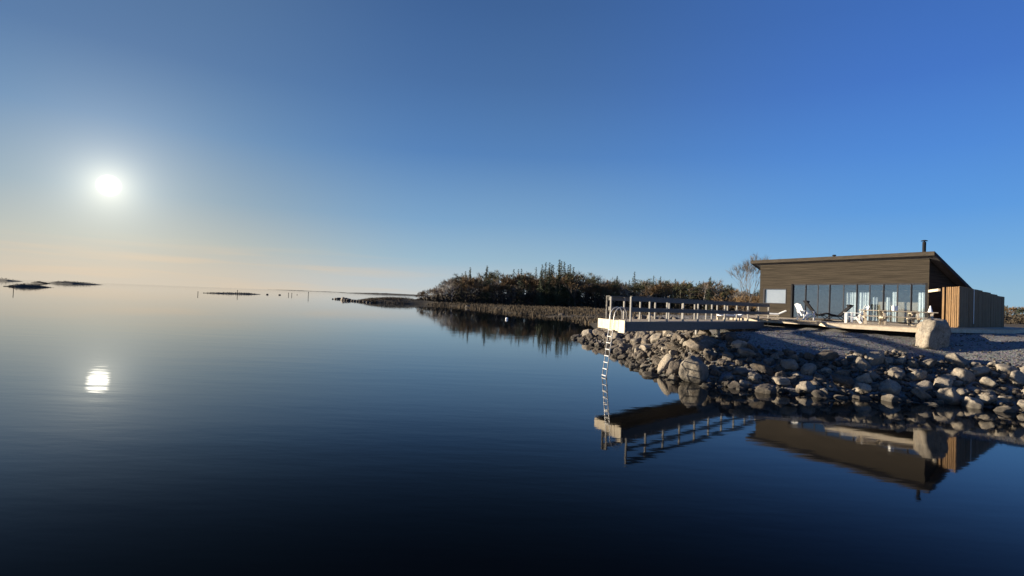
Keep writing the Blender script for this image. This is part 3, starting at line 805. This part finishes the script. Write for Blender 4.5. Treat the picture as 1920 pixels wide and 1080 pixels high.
hero(1688, 659, 23.4, .36, .30, .24, (0, .2, .3), 'warm tan boulder at the top of the bank left of the tallest boulder', True, 0)
hero(1661, 676, 22.9, .25, .25, .25, (0, .2, 1.3), 'small round pale boulder below the warm tan one', True, 9)
hero(1672, 692, 22.5, .34, .24, .20, (.2, .2, .4), 'tan wedge shaped boulder below the small round pale one', True, 11)
hero(1742, 714, 21.7, .24, .22, .24, (0, .2, 2.3), 'bright squarish boulder below the tallest boulder, nearer the water', True, 4)
hero(1895, 692, 22.4, .33, .30, .32, (.4, .2, .3), 'large pale boulder at the top of the right bank', True, 1)
hero(1911, 703, 21.6, .36, .30, .34, (.1, .9, 1.7), 'large pale boulder at the right edge just below the top of the bank', True, 5)
hero(1768, 702, 22.0, .42, .30, .24, (.2, -.2, .9), 'broad tan boulder in the middle of the right bank', True, 3)
# the bank of stones: largest are things of their own
SHORT = ['the tallest boulder', 'the angular tan boulder', 'the widest dark boulder', 'the leaning pale slab', 'the dark blocky boulder', 'the round smooth boulder', 'the long slanting boulder',
         'the flat shaded boulder', 'the blue grey blocky boulder', 'the round grey boulder', 'the lowest bright boulder', 'the rightmost waterside boulder', 'the warm tan boulder', 'the small round pale boulder',
         'the tan wedge boulder', 'the bright squarish boulder', 'the highest pale boulder', 'the big edge boulder', 'the broad tan boulder']
def pix(x, y, z):
    v = Vector((x, y, z)) - Vector((0, 0, EYE)); k = v.dot(fw)
    return 960 + v.dot(rt) / k * FPX, 540 - v.dot(up) / k * FPX
def rock_label(x, y, z, r, pale, grp):
    px, py = pix(x, y, z); size = 'largish' if r > .36 else 'middling' if r > .27 else 'smallish' if r > .2 else 'small'
    tone = 'pale' if pale else 'brown'
    d = float(sdist(np.array([x]), np.array([y]))[0]); band = 'at the water' if d < .8 else 'low down' if d < 2.2 else 'halfway up' if d < 4 else 'high up'
    if y > 33:
        side = 'left of the ladder' if px < 1125 else 'behind the dock end' if px < 1180 else 'behind the dock railing'
        return f'{size} {tone} stone in the far pile {side}, {band}'
    hx, hy, i = min((abs(px - a_) + abs(py - b_) * 1.4, 0, i_) for i_, (a_, b_, _) in enumerate(HEROES))[0:3] 
    a_, b_, _ = HEROES[i]
    rel_ = ('left of' if px < a_ else 'right of') if abs(px - a_) > abs(py - b_) else ('above' if py < b_ else 'below')
    return f'{size} {tone} stone {rel_} {SHORT[i]}, {band}'
zones = [(lambda x, y: y > 33, '', 'stones in the far pile behind the dock'),
         (lambda x, y: x < 9.3, 'sunlit brown stone in the bank under the outer half of the dock', 'stones in the bank under the dock'),
         (lambda x, y: x < 14.6, 'shaded grey stone in the dark bank below the terrace', 'stones in the shaded bank'),
         (lambda x, y: True, 'pale sunlit stone in the bank at the right below the gravel', 'stones in the right bank')]
rng = np.random.RandomState(11)
cand = []
def try_fill(n, r0_, r1_, box, dmin, dmax, limit=None):
    global placed
    x = rng.uniform(box[0], box[1], n); y = rng.uniform(box[2], box[3], n); d = sdist(x, y); h = height(x, y)
    out = []
    arr = np.array(placed + [(c[0], c[1], c[3]) for c in cand]) if (placed or cand) else np.zeros((0, 3))
    for i in range(n):
        dm = dmax(x[i], y[i]) if callable(dmax) else dmax
        if d[i] < dmin or d[i] > dm: continue
        r = rng.uniform(r0_, r1_)
        if len(arr):
            dist = np.hypot(arr[:, 0] - x[i], arr[:, 1] - y[i])
            if (dist < (arr[:, 2] + r) * .74).any(): continue
        cand.append((x[i], y[i], h[i], r)); arr = np.vstack([arr, (x[i], y[i], r)])
        if limit and len(cand) >= limit: return
def dm(x, y):
    if y > 33: return 5.5
    if x < 9.5: return 7.5
    if x < 11: return 4.2
    return 3.3
near = (4.5, 27, 15, 33); farb = (4.5, 14, 33, 58)
try_fill(500, .34, .46, (15.5, 27, 15, 24), -.2, dm); try_fill(420, .32, .46, near, -.5, dm); try_fill(300, .40, .55, farb, -.5, dm)
try_fill(2600, .22, .33, near, -.6, dm); try_fill(1800, .25, .4, farb, -.5, dm)
try_fill(14000, .13, .22, near, -.6, dm)
def vis_size(c):
    v = Vector((c[0], c[1], c[2])) - Vector((0, 0, EYE)); k = v.dot(fw)
    px = v.dot(rt) / k * FPX + 960
    return c[3] / k if px < 1960 else 0
cand.sort(key=lambda c: -vis_size(c))
big = [c for c in cand if vis_size(c) > 0][:275]; rest = cand[275:]
for (x, y, h, r) in big:
    for fn, lab, grp in zones:
        if fn(x, y): break
    pale = (grp == 'stones in the right bank') or random.random() < .25
    zz = h + r * U(.15, .45)
    put_rock(x, y, zz, r * U(.9, 1.3), r * U(.7, 1.05), r * U(.55, .95), U(-.6, .6), U(-.6, .6), U(0, 6.3), rock_label(x, y, zz, r, pale, grp), grp, pale)
# small stones between them, one heap
def lowrock(seed):
    me = rock_mesh(seed, sub=1); v = [q.co.copy() for q in me.vertices]; f = [tuple(p.vertices) for p in me.polygons]; bpy.data.meshes.remove(me); return v, f
LR = [lowrock(50 + i) for i in range(6)]
small = []
for (x, y, h, r) in rest: small.append((x, y, h + r * .25, r))
n = 26000
x = rng.uniform(4, 32, n); y = rng.uniform(14, 52, n); d = sdist(x, y); h = height(x, y)
tpoly = [(p[0], p[1]) for p in TP]
def inpoly(px, py, poly):
    c = False; n_ = len(poly)
    for i in range(n_):
        ax, ay = poly[i]; bx_, by_ = poly[(i + 1) % n_]
        if (ay > py) != (by_ > py) and px < ax + (py - ay) / (by_ - ay) * (bx_ - ax): c = not c
    return c
for i in range(n):
    if -.55 < d[i] < 9.5 and not inpoly(x[i], y[i], tpoly):
        dd_ = d[i]
        r = rng.uniform(.05, .14) if dd_ < (3.4 if x[i] > 10 else 6) else rng.uniform(.015, .045)
        if dd_ < 0: r = rng.uniform(.05, .13)
        small.append((x[i], y[i], h[i] + r * .2 + (rng.uniform(0, .15) if 0 < dd_ < 4.5 else 0) + (max(0, -dd_) * .22 if dd_ < 0 else 0), r))
V_ = []; F_ = []
for (x_, y_, z_, r) in small:
    v, f = LR[random.randrange(6)]; k = len(V_); rm = Matrix.Rotation(U(0, 6.3), 3, 'Z') @ Matrix.Rotation(U(0, 6.3), 3, 'X')
    sc_ = Vector((r * U(.9, 1.3), r * U(.7, 1.1), r * U(.6, .95)))
    for q in v:
        w_ = rm @ q; V_.append((x_ + w_.x * sc_.x, y_ + w_.y * sc_.y, z_ + w_.z * sc_.z))
    F_ += [tuple(i + k for i in t_) for t_ in f]
g = MB(); g.v = V_; g.f = F_
o = g.build('gravel', M['rock'], smooth=True); tag(o, 'small stones and gravel filling the bank between the boulders', 'gravel', kind='stuff')
print('rocks', len(big), len(rest), len(small))

# boulders off the far shore
for (px, py, s_, lab) in ((877, 577, .9, 'dark boulder in the reeds at the far shore, leftmost of four'), (933, 581, .7, 'dark boulder at the far shore, second from left of four'),
                          (996, 588, .6, 'small dark boulder at the far shore, third from left of four'), (1052, 594, .6, 'dark boulder at the far shore nearest the dock'),
                          ):
    d_ = ray(px, py); t_ = EYE / -d_.z; p = d_ * t_
    put_rock(p.x, p.y, .25, s_ * 1.3, s_, s_ * .8, 0, 0, U(0, 3), lab, None, False, None, 'boulder', 'boulder')
k = 0
for px in (645, 649, 655, 661, 666, 672, 677, 683, 689, 696):
    d_ = ray(px, 562.5 + (px - 640) * .1); t_ = EYE / -d_.z; p = d_ * t_; r = [2.0, 1.5, 1.6, 1.1, 1.2, 1, 1.1, .9, .8, .7][k]; k += 1
    put_rock(p.x, p.y, r * .1, r * .9, r * .7, r * .6, 0, 0, U(0, 3), 'black boulder in the row off the tip of the reed spit', 'boulders off the tip of the reed spit', False, None, 'boulder', 'boulder')
for px, r in ((624, .5), (629, .7), (635, .9)):
    d_ = ray(px, 561.0); t_ = EYE / -d_.z; p = d_ * t_
    put_rock(p.x, p.y, r * .3, r * 1.2, r * .8, r * .7, 0, 0, U(0, 3), 'small lone rock in the water left of the row of black boulders', 'small rocks left of the black boulders', False, None, 'boulder', 'boulder')
for px, py, r in ((501, 552.6, .7), (524, 553.4, .7), (557, 553, .4)):
    d_ = ray(px, py); t_ = EYE / -d_.z; p = d_ * t_
    put_rock(p.x, p.y, r * .3, r * 1.2, r * .8, r * .7, 0, 0, U(0, 3), 'tiny skerry rock far out right of the long low islet', 'tiny skerry rocks far out', False, None, 'boulder', 'boulder')

# ------------------------------------------------------------------ islets
def islet(name, px0, px1, pyw, hts, label, bush=True, seed=1, thick=.35):
    rs = random.Random(seed)
    def at(px, py):
        d_ = ray(px, py); t_ = EYE / -d_.z; return Vector((d_.x * t_, d_.y * t_, 0))
    a = at(px0, pyw[0]); c = at(px1, pyw[1]); L_ = (c - a).length; mid = (a + c) / 2; Y_ = mid.length; s_ = Y_ / FPX
    root = empty(name, mid); tag(root, label, 'island')
    dx = (c - a).normalized(); dy = Vector((-dx.y, dx.x, 0)); W_ = L_ * thick
    m_ = MB(); NX, NY = 48, 12; vs = []; fs = []
    for j in range(NY + 1):
        for i in range(NX + 1):
            u = i / NX; v = j / NY; q = dx * ((u - .5) * L_) + dy * ((v - .5) * W_)
            e_ = min(1, 5 * u, 5 * (1 - u)) * (1 - (2 * v - 1) ** 2)
            hh = np.interp(u, np.linspace(0, 1, len(hts)), hts) * s_ * .35
            z = -.25 + (hh + .25) * (e_ ** .5) * (1 + .35 * mn.noise(Vector((u * 9 + seed, v * 3, 0))))
            vs.append((q.x, q.y, z if 0 < i < NX and 0 < j < NY else -.3))
    for j in range(NY):
        for i in range(NX):
            k = j * (NX + 1) + i; fs.append((k, k + 1, k + NX + 2, k + NX + 1))
    m_.add(vs, fs); m_.build('land', M['isle'], root, smooth=True)
    if bush:
        m_ = MB()
        for _ in range(1500):
            u = rs.random(); v = rs.gauss(.5, .12); hh = np.interp(u, np.linspace(0, 1, len(hts)), hts) * s_ * .8
            n_ = .55 + .45 * mn.noise(Vector((u * 16 + seed * 5, 0, 0)))
            q = dx * ((u - .5) * L_ * .94) + dy * ((v - .5) * W_); z = hh * (.25 + .75 * rs.random() * n_) * min(1, 8 * u, 8 * (1 - u)); r = s_ * rs.uniform(.35, .9)
            pts = [(q.x + rs.uniform(-r, r), q.y + rs.uniform(-r, r), z + rs.uniform(-r, r)) for _ in range(3)]
            m_.add(pts, [(0, 1, 2)])
        m_.build('scrub', M['isle'], root)
    return root
islet('islet', 8, 97, (537.0, 539.2), [1, 4, 8, 10, 8, 6, 3, 1], 'nearest dark low islet at far left, in front of the other islets', True, 1, .3)
islet('islet', 62, 90, (530.8, 532), [1, 5, 3, 1], 'small dim islet behind the nearest one at far left', True, 2, .4)
islet('islet', 105, 177, (531.4, 533.6), [1, 8, 6, 5, 6, 4, 1], 'wooded islet with two humps, right of the other far left islets', True, 3, .3)
islet('islet', -30, 12, (525.6, 526.6), [6, 7, 6, 2], 'wooded islet cut off by the left edge of the photo', True, 4, .3)
islet('islet', 380, 487, (549.5, 552.0), [1, 3, 3, 4, 4, 5, 3, 2], 'long low islet alone on the horizon right of the sun', True, 5, .2)
# far mainland on the horizon
def farland(px0, px1, Yd, hpx, label):
    a = P(px0, 550, Yd); c = P(px1, 550, Yd); s_ = Yd / FPX; m_ = MB(); N = 160; vs = []; fs = []
    for i in range(N + 1):
        u = i / N; x_ = a.x + (c.x - a.x) * u; h_ = np.interp(u, np.linspace(0, 1, len(hpx)), hpx) * s_ * (1 + .25 * mn.noise(Vector((u * 30, 3, 0))) + .15 * mn.noise(Vector((u * 90, 3, 0))))
        vs += [(x_, Yd - 60, -1), (x_, Yd - 30, h_ * .8), (x_, Yd + 60, h_), (x_, Yd + 300, -1)]
    for i in range(N):
        for j in range(3): k = i * 4 + j; fs.append((k, k + 4, k + 5, k + 1))
    m_.add(vs, fs); o = m_.build('wooded_coast', M['isle'], smooth=True); tag(o, label, 'coast', kind='structure'); return o
farland(640, 830, 2600, [.3, 1.6, 2.6, 2.6, 2.2, 2.4, 2.4], 'thin dark wooded coast on the horizon left of the forest')
farland(505, 640, 5200, [.2, .7, .9, .5, .8, .4], 'faint thin line of coast on the horizon')

# channel stakes and the buoy
def stake(px, pyb, ph, label):
    d_ = ray(px, pyb); t_ = EYE / -d_.z; p = d_ * t_; s_ = p.y / FPX; t = empty('channel_stake', (p.x, p.y, 0)); tag(t, label, 'marker', 'thin stakes standing in the water')
    m_ = MB(); m_.tube([(0, 0, -.4), (.02 * s_, 0, ph * s_)], max(.06, .5 * s_), 6); m_.build('pole', M['black'], t)
    m_ = MB(); m_.tube([(0, 0, ph * s_ * .85), (0, 0, ph * s_ * .97)], max(.1, .75 * s_), 6); m_.build('topmark', M['black'], t)
for a in ((25, 547, 11, 'thin dark stake in the water just below the nearest far left islet'), (371, 552.5, 6, 'thin dark stake at the left end of the long low islet'),
          (445, 553, 9, 'thin dark stake in front of the middle of the long low islet'), (541, 553.8, 5, 'thin stake in open water right of the tiny skerry rocks, left one of a pair'),
          (547, 554.2, 5, 'thin stake in open water right of the tiny skerry rocks, right one of a pair'), (578, 556.5, 9, 'tallest lone stake in open water left of the black boulders')): stake(*a)
d_ = ray(950, 599); t_ = EYE / -d_.z; p = d_ * t_
by = empty('buoy', (p.x, p.y, .12)); tag(by, 'round white buoy floating in front of the forest', 'buoy')
bm = bmesh.new(); bmesh.ops.create_uvsphere(bm, u_segments=20, v_segments=12, radius=.21); me = bpy.data.meshes.new('float'); bm.to_mesh(me); bm.free(); me.materials.append(M['white']); me.shade_smooth(); obj('float', me, by)
m_ = MB(); m_.tube([(0, 0, .20), (0, 0, .27)], .03, 8); m_.build('eye', M['darkframe'], by)

# ------------------------------------------------------------------ reeds
rd = MB(); rs = random.Random(5)
cnt = 0
for i in range(17, 27):
    a = Vector(SHORE[i]); c = Vector(SHORE[i + 1]); L_ = (c - a).length; nn = Vector((c.y - a.y, -(c.x - a.x))).normalized()
    for _ in range(int(L_ * 120)):
        u = rs.random(); q = a.lerp(c, u) + nn * (rs.random() ** 1.5 * (48 if i < 24 else 16) - .3)
        sd_ = 0
        cl = mn.noise(Vector((q.x * .12, q.y * .12, 0)))
        if cl < -.15 and rs.random() < .8: continue
        z0 = 0.0; hh = rs.uniform(.2, .75) * (1 + .6 * cl) * (.6 if i < 19 else 1); w_ = rs.uniform(.04, .11) ; an = rs.uniform(0, 3.14); lx = rs.uniform(-.2, .2)
        dx_, dy_ = math.cos(an) * w_, math.sin(an) * w_
        rd.add([(q.x - dx_, q.y - dy_, z0), (q.x + dx_, q.y + dy_, z0), (q.x + lx, q.y + lx, z0 + hh + .15)], [(0, 1, 2)]); cnt += 1
# lift them onto the ground
va = np.array(rd.v); hh = np.maximum(height(va[:, 0], va[:, 1]), 0); va[:, 2] += hh - .05
rd.v = [tuple(q) for q in va.tolist()]
tag(rd.build('reed_bed', M['reed']), 'dry tan reeds along the far shore and the spit', 'reeds', kind='stuff')

# ------------------------------------------------------------------ trees
def tri_leaf(m_, c, r, rs, flat=1.0):
    a = [Vector((rs.gauss(0, 1), rs.gauss(0, 1), rs.gauss(0, flat))) for _ in range(3)]
    m_.add([c + v.normalized() * r for v in a], [(0, 1, 2)])
def spruce(seed, n=1900):
    rs = random.Random(seed); m_ = MB()
    lv = 26
    for i in range(lv):
        z = .10 + .88 * i / (lv - 1); rr = .20 * (1 - z) ** .85 * rs.uniform(.8, 1.15) + .008
        nb = max(4, int(11 * (1 - z) + 4))
        for k in range(nb):
            an = rs.uniform(0, 6.28); L_ = rr * rs.uniform(.65, 1.2); ns = max(3, int(9 * L_ / .19 + 2))
            for j in range(ns):
                t = (j + rs.random()) / ns; c = Vector((math.cos(an) * L_ * t, math.sin(an) * L_ * t, z - .05 * t * (1 - z) + rs.uniform(-.006, .006)))
                tri_leaf(m_, c, rs.uniform(.012, .025), rs, .6)
                if rs.random() < .5: tri_leaf(m_, c - Vector((0, 0, .012)), rs.uniform(.008, .016), rs, 1)
    t_ = MB(); t_.tube([(0, 0, -.03), (0, 0, .4), (0, 0, .96)], [.014, .010, .002], 7)
    return m_, t_, M['needles'], M['bark']
def pine(seed):
    rs = random.Random(seed); m_ = MB(); t_ = MB(); t_.tube([(0, 0, -.03), (.005, 0, .5), (0, .01, .93)], [.015, .011, .003], 7)
    for i in range(17):
        z = rs.uniform(.42, .97); an = rs.uniform(0, 6.28); L_ = rs.uniform(.05, .17) * (1.15 - abs(z - .68) * 1.9)
        e_ = Vector((math.cos(an) * L_, math.sin(an) * L_, z + L_ * .25)); t_.tube([(0, 0, z - .03), e_], [.005, .002], 5)
        for _ in range(120):
            c = e_ + Vector((rs.gauss(0, .036), rs.gauss(0, .036), rs.gauss(0, .022))); tri_leaf(m_, c, rs.uniform(.008, .018), rs)
    return m_, t_, M['pine_needles'], M['bark']
def branchy(seed, spread, twigs, leafr, barkm, leafm, lo=.22, depth=5, base=.013):
    rs = random.Random(seed); m_ = MB(); t_ = MB()
    def grow(p, d, L_, r, dep):
        q = p + d * L_; midp = p + d * L_ * .5 + Vector((rs.uniform(-1, 1), rs.uniform(-1, 1), 0)) * L_ * .06
        t_.tube([p, midp, q], [r, r * .85, r * .65], 5 if dep < 3 else 3, cap=False)
        if dep >= depth:
            for _ in range(twigs):
                dd = (d + Vector((rs.gauss(0, .6), rs.gauss(0, .6), rs.gauss(.15, .5)))).normalized(); e_ = q + dd * L_ * rs.uniform(.4, 1.1); pp = p.lerp(q, rs.random()); s_ = Vector((rs.uniform(-1, 1), rs.uniform(-1, 1), rs.uniform(-1, 1))).normalized() * leafr
                m_.add([pp - s_, pp + s_, e_], [(0, 1, 2)])
            return
        for _ in range(3 if dep < 3 else 2):
            dd = (d + Vector((rs.gauss(0, spread), rs.gauss(0, spread), rs.gauss(.12, spread * .5)))).normalized()
            grow(p.lerp(q, rs.uniform(.55, 1)), dd, L_ * rs.uniform(.68, .88), r * .62, dep + 1)
    grow(Vector((0, 0, -.03)), Vector((rs.uniform(-.05, .05), rs.uniform(-.05, .05), 1)), lo + .03, base, 0)
    # normalise to unit height
    top = max(v[2] for v in m_.v); k = 1 / top
    m_.v = [(a * k, b_ * k, c * k) for a, b_, c in m_.v]; t_.v = [(a * k, b_ * k, c * k) for a, b_, c in t_.v]
    return m_, t_, leafm, barkm
protos = {}
for kind, L_ in (('spruce', [spruce(i) for i in (1, 2, 3)]), ('pine', [pine(i) for i in (4, 5, 6)]),
                 ('brown', [branchy(i, .42, 11, .0048, M['bark'], M['brown_twigs']) for i in (7, 8, 9)]),
                 ('birch', [branchy(i, .34, 6, .0030, M['birch_bark'], M['grey_twigs'], .26) for i in (10, 11, 12)])):
    protos[kind] = [(a.mesh('crown', cm), t_.mesh('trunk', tm)) for a, t_, cm, tm in L_]
NM = {'spruce': ('spruce_tree', 'dark pointed spruce', 'spruces in the forest'),
      'pine': ('pine_tree', 'round topped pine', 'pines in the forest'),
      'brown': ('bare_tree', 'bare brown twiggy tree', 'bare brown trees in the forest'),
      'birch': ('birch_tree', 'bare pale stemmed birch', 'birches in the forest')}
SECT = [(815, 'at the low left tip of the forest'), (850, 'near the left tip of the forest'), (895, 'left of the lone spruce tip in the forest'), (935, 'around the lone spruce tip in the forest'),
        (975, 'in the forest behind the white buoy'), (1020, 'left of the two highest peaks'), (1045, 'between the highest peaks'), (1085, 'right of the highest peak of the forest'),
        (1130, 'in the forest left of the dock end'), (1180, 'in the forest above the dock end'), (1230, 'in the forest above the outer railing'), (1280, 'in the forest above the dock middle'),
        (1325, 'in the forest left of the small right peak'), (1375, 'in the forest right of the small right peak'), (1425, 'in the forest behind the lone leafless tree'), (9999, 'in the forest hidden by the house')]
def tree(kind, x, y, h, label=None, group=None, wide=1.0, z=None):
    nm, lab, grp = NM[kind]; z = hz(x, y) if z is None else z
    t = empty(nm, (x, y, z - .1), U(0, 6.28)); s_ = h; t.scale = (s_ * wide, s_ * wide, s_)
    if not label:
        v = Vector((x, y, 5)); px = 960 + v.dot(rt) / v.dot(fw) * FPX
        label = ('tall ' if h > 15 else 'low ' if h < 9 else '') + lab + ' ' + next(w_ for lim, w_ in SECT if px < lim)
    tag(t, label, 'tree', group or grp)
    c, tr = random.choice(protos[kind]); obj('crown', c, t); obj('trunk', tr, t); return t
prof = [(780, 551), (790, 546), (800, 539), (815, 530), (832, 523), (845, 512), (858, 511), (870, 506), (885, 507), (900, 505), (912, 503), (925, 508), (938, 509), (950, 512), (960, 505), (975, 502),
        (990, 505), (1003, 503), (1015, 501), (1027, 492), (1038, 497), (1050, 489), (1060, 494), (1068, 496), (1076, 503), (1082, 514), (1090, 511), (1104, 506), (1118, 509), (1130, 516), (1150, 514), (1165, 518),
        (1180, 514), (1200, 516), (1215, 513), (1230, 519), (1245, 518), (1262, 522), (1278, 521), (1300, 525), (1315, 524), (1331, 518), (1342, 525), (1352, 531), (1370, 531), (1385, 540), (1400, 543), (1430, 545), (1480, 548)]
pp, py_ = zip(*prof)
def hor(px): return 523 + .0395 * px
ntree = 0
for row, (Yb, step, fac, jit_) in enumerate(((212, 8.5, .90, 5), (226, 8.5, .97, 6), (243, 9.5, .99, 6), (262, 11, .95, 6))):
    px = 783 + row * 3
    while px < (1455 if row < 3 else 1435):
        yt = np.interp(px, pp, py_); Y_ = Yb + U(-jit_, jit_) - max(0, (px - 1100)) * .10
        q = P(px, 565, Y_); g_ = hz(q.x, q.y)
        top = (hor(px) - yt) * Y_ / FPX + EYE
        f = fac * (U(.66, 1.05) if row != 1 else U(.80, 1.06))
        h_ = (top - g_) * f
        r_ = rnd()
        if px < 860: kind = 'birch' if r_ < .55 else 'brown' if r_ < .85 else 'pine'
        elif px < 900: kind = 'brown' if r_ < .4 else 'birch' if r_ < .6 else 'spruce'
        elif 1020 < px < 1080: kind = 'spruce' if r_ < .6 else 'brown'
        elif px < 1200: kind = 'spruce' if r_ < .26 else 'brown' if r_ < .64 else 'pine' if r_ < .9 else 'birch'
        else: kind = 'spruce' if r_ < .2 else 'brown' if r_ < .55 else 'pine' if r_ < .85 else 'birch'
        h_ *= U(.98, 1.13) if kind == 'spruce' else U(.86, 1.04)
        if h_ > 1.5 and g_ > 0.1:
            tree(kind, q.x, q.y, h_, wide={'spruce': 1.05, 'pine': 1.15, 'brown': 1.15, 'birch': 1.0}[kind]); ntree += 1
        px += step * U(.75, 1.25)
# tall ones that mark the skyline
for px, yt, kind, lab in ((1050, 489, 'spruce', 'tallest dark spruce of the forest skyline'), (1028, 492, 'spruce', 'dark spruce peak just left of the tallest one'), (910, 501, 'spruce', 'lone dark spruce tip in the left part of the forest'),
                          (1331, 518, 'spruce', 'small pointed spruce at the right end of the forest skyline'), (1067, 495, 'spruce', 'dark spruce just right of the tallest one')):
    Y_ = 208 - max(0, (px - 1100)) * .10; q = P(px, 565, Y_); top = (hor(px) - yt) * Y_ / FPX + EYE; g_ = hz(q.x, q.y)
    tree(kind, q.x, q.y, top - g_, lab, 'marked trees of the forest skyline', 1.0)
print('trees', ntree)
# right far treeline
for k in range(14):
    px = 1872 + k * 5.5; Y_ = 250 + U(-8, 8); q = P(px, 600, Y_); g_ = hz(q.x, q.y); top = 24 * Y_ / FPX + EYE
    tree('spruce' if rnd() < .6 else 'brown', q.x, q.y, (top - g_) * U(.85, 1.1), 'far tree in the line right of the fence', 'trees far right of the fence', 1.5)
# undergrowth below the forest
ug = MB(); rs = random.Random(9)
for _ in range(70000):
    px = rs.uniform(782, 1500) if rs.random() < .93 else rs.uniform(1850, 1990); Y_ = rs.uniform(206, 262) - max(0, min(px, 1500) - 1100) * .1; z = rs.random() ** 1.5
    x_ = Y_ * (px - 960) / FPX
    hmax = min(8.5, max(.8, (px - 775) * .10)) if px < 1600 else 6.0; r = rs.uniform(.25, .75); c = Vector((x_, Y_, .8 + z * hmax * (.6 + .4 * mn.noise(Vector((x_ * .2, Y_ * .1, 0))))))
    tri_leaf(ug, c, r, rs)
o = ug.build('undergrowth', M['shrub']); tag(o, 'tangled brown undergrowth below the forest trees', 'undergrowth', kind='stuff')
# the bare tree left of the house and the scrub by it
q = P(1402, 575, 58)
a, t_, cm, tm = branchy(41, .26, 8, .0016, M['bark'], M['grey_twigs'], .30, 6, .010)
bt = empty('bare_tree', (q.x, q.y, hz(q.x, q.y) - .05)); top = P(1402, 471, 58).z
k = top - bt.location.z; bt.scale = (k * .95, k * .95, k); a.build('crown', cm, bt); t_.build('trunk', tm, bt)
tag(bt, 'thin leafless tree standing alone left of the house', 'tree')
for px, yt, Y_, kd, lab in ((1388, 548, 75, 'brown', 'low brown bush left of the lone leafless tree'), (1413, 543, 70, 'brown', 'brown bushy tree between the leafless tree and the house'), (1378, 533, 95, 'birch', 'small pale birch left of the lone leafless tree'), (1424, 546, 66, 'brown', 'brown bush against the left corner of the house')):
    q = P(px, 575, Y_); top = P(px, yt, Y_).z; tree(kd, q.x, q.y, top - hz(q.x, q.y), lab, None, 1.5)
    
ORD = ['', 'second from left', 'third from left', 'fourth from left', 'fifth from left', 'sixth from left', 'seventh from left', 'eighth from left', 'ninth from left', 'tenth from left', 'eleventh from left', 'twelfth from left', 'thirteenth from left', 'fourteenth from left', 'x']
NUM = 'zero one two three four five six seven eight nine ten eleven twelve thirteen fourteen'.split()
by_label = {}
for o in bpy.data.objects:
    if o.parent is None and o.get('label'): by_label.setdefault(o['label'], []).append(o)
for lab_, os_ in by_label.items():
    if len(os_) < 2 or len(os_) > 15: continue
    os_.sort(key=lambda o: pix(*o.location)[0]); n_ = len(os_)
    for i, o in enumerate(os_):
        if n_ == 2: sfx = ['left one', 'right one'][i]
        elif i == 0: sfx = 'leftmost'
        elif i == n_ - 1: sfx = 'rightmost'
        elif i < 14: sfx = ORD[i]
        else: continue
        base_ = lab_
        for w_ in ('the forest ', 'brown ', 'bare ', 'stone '):
            if len((base_ + ' ' + sfx).split()) > 15: base_ = base_.replace(w_, 'forest ' if w_ == 'the forest ' else '', 1) if w_ != 'stone ' else base_
        o['label'] = base_ + ', ' + sfx
for o in bpy.data.objects:
    if o.get('group') is None and 'group' in o: del o['group']
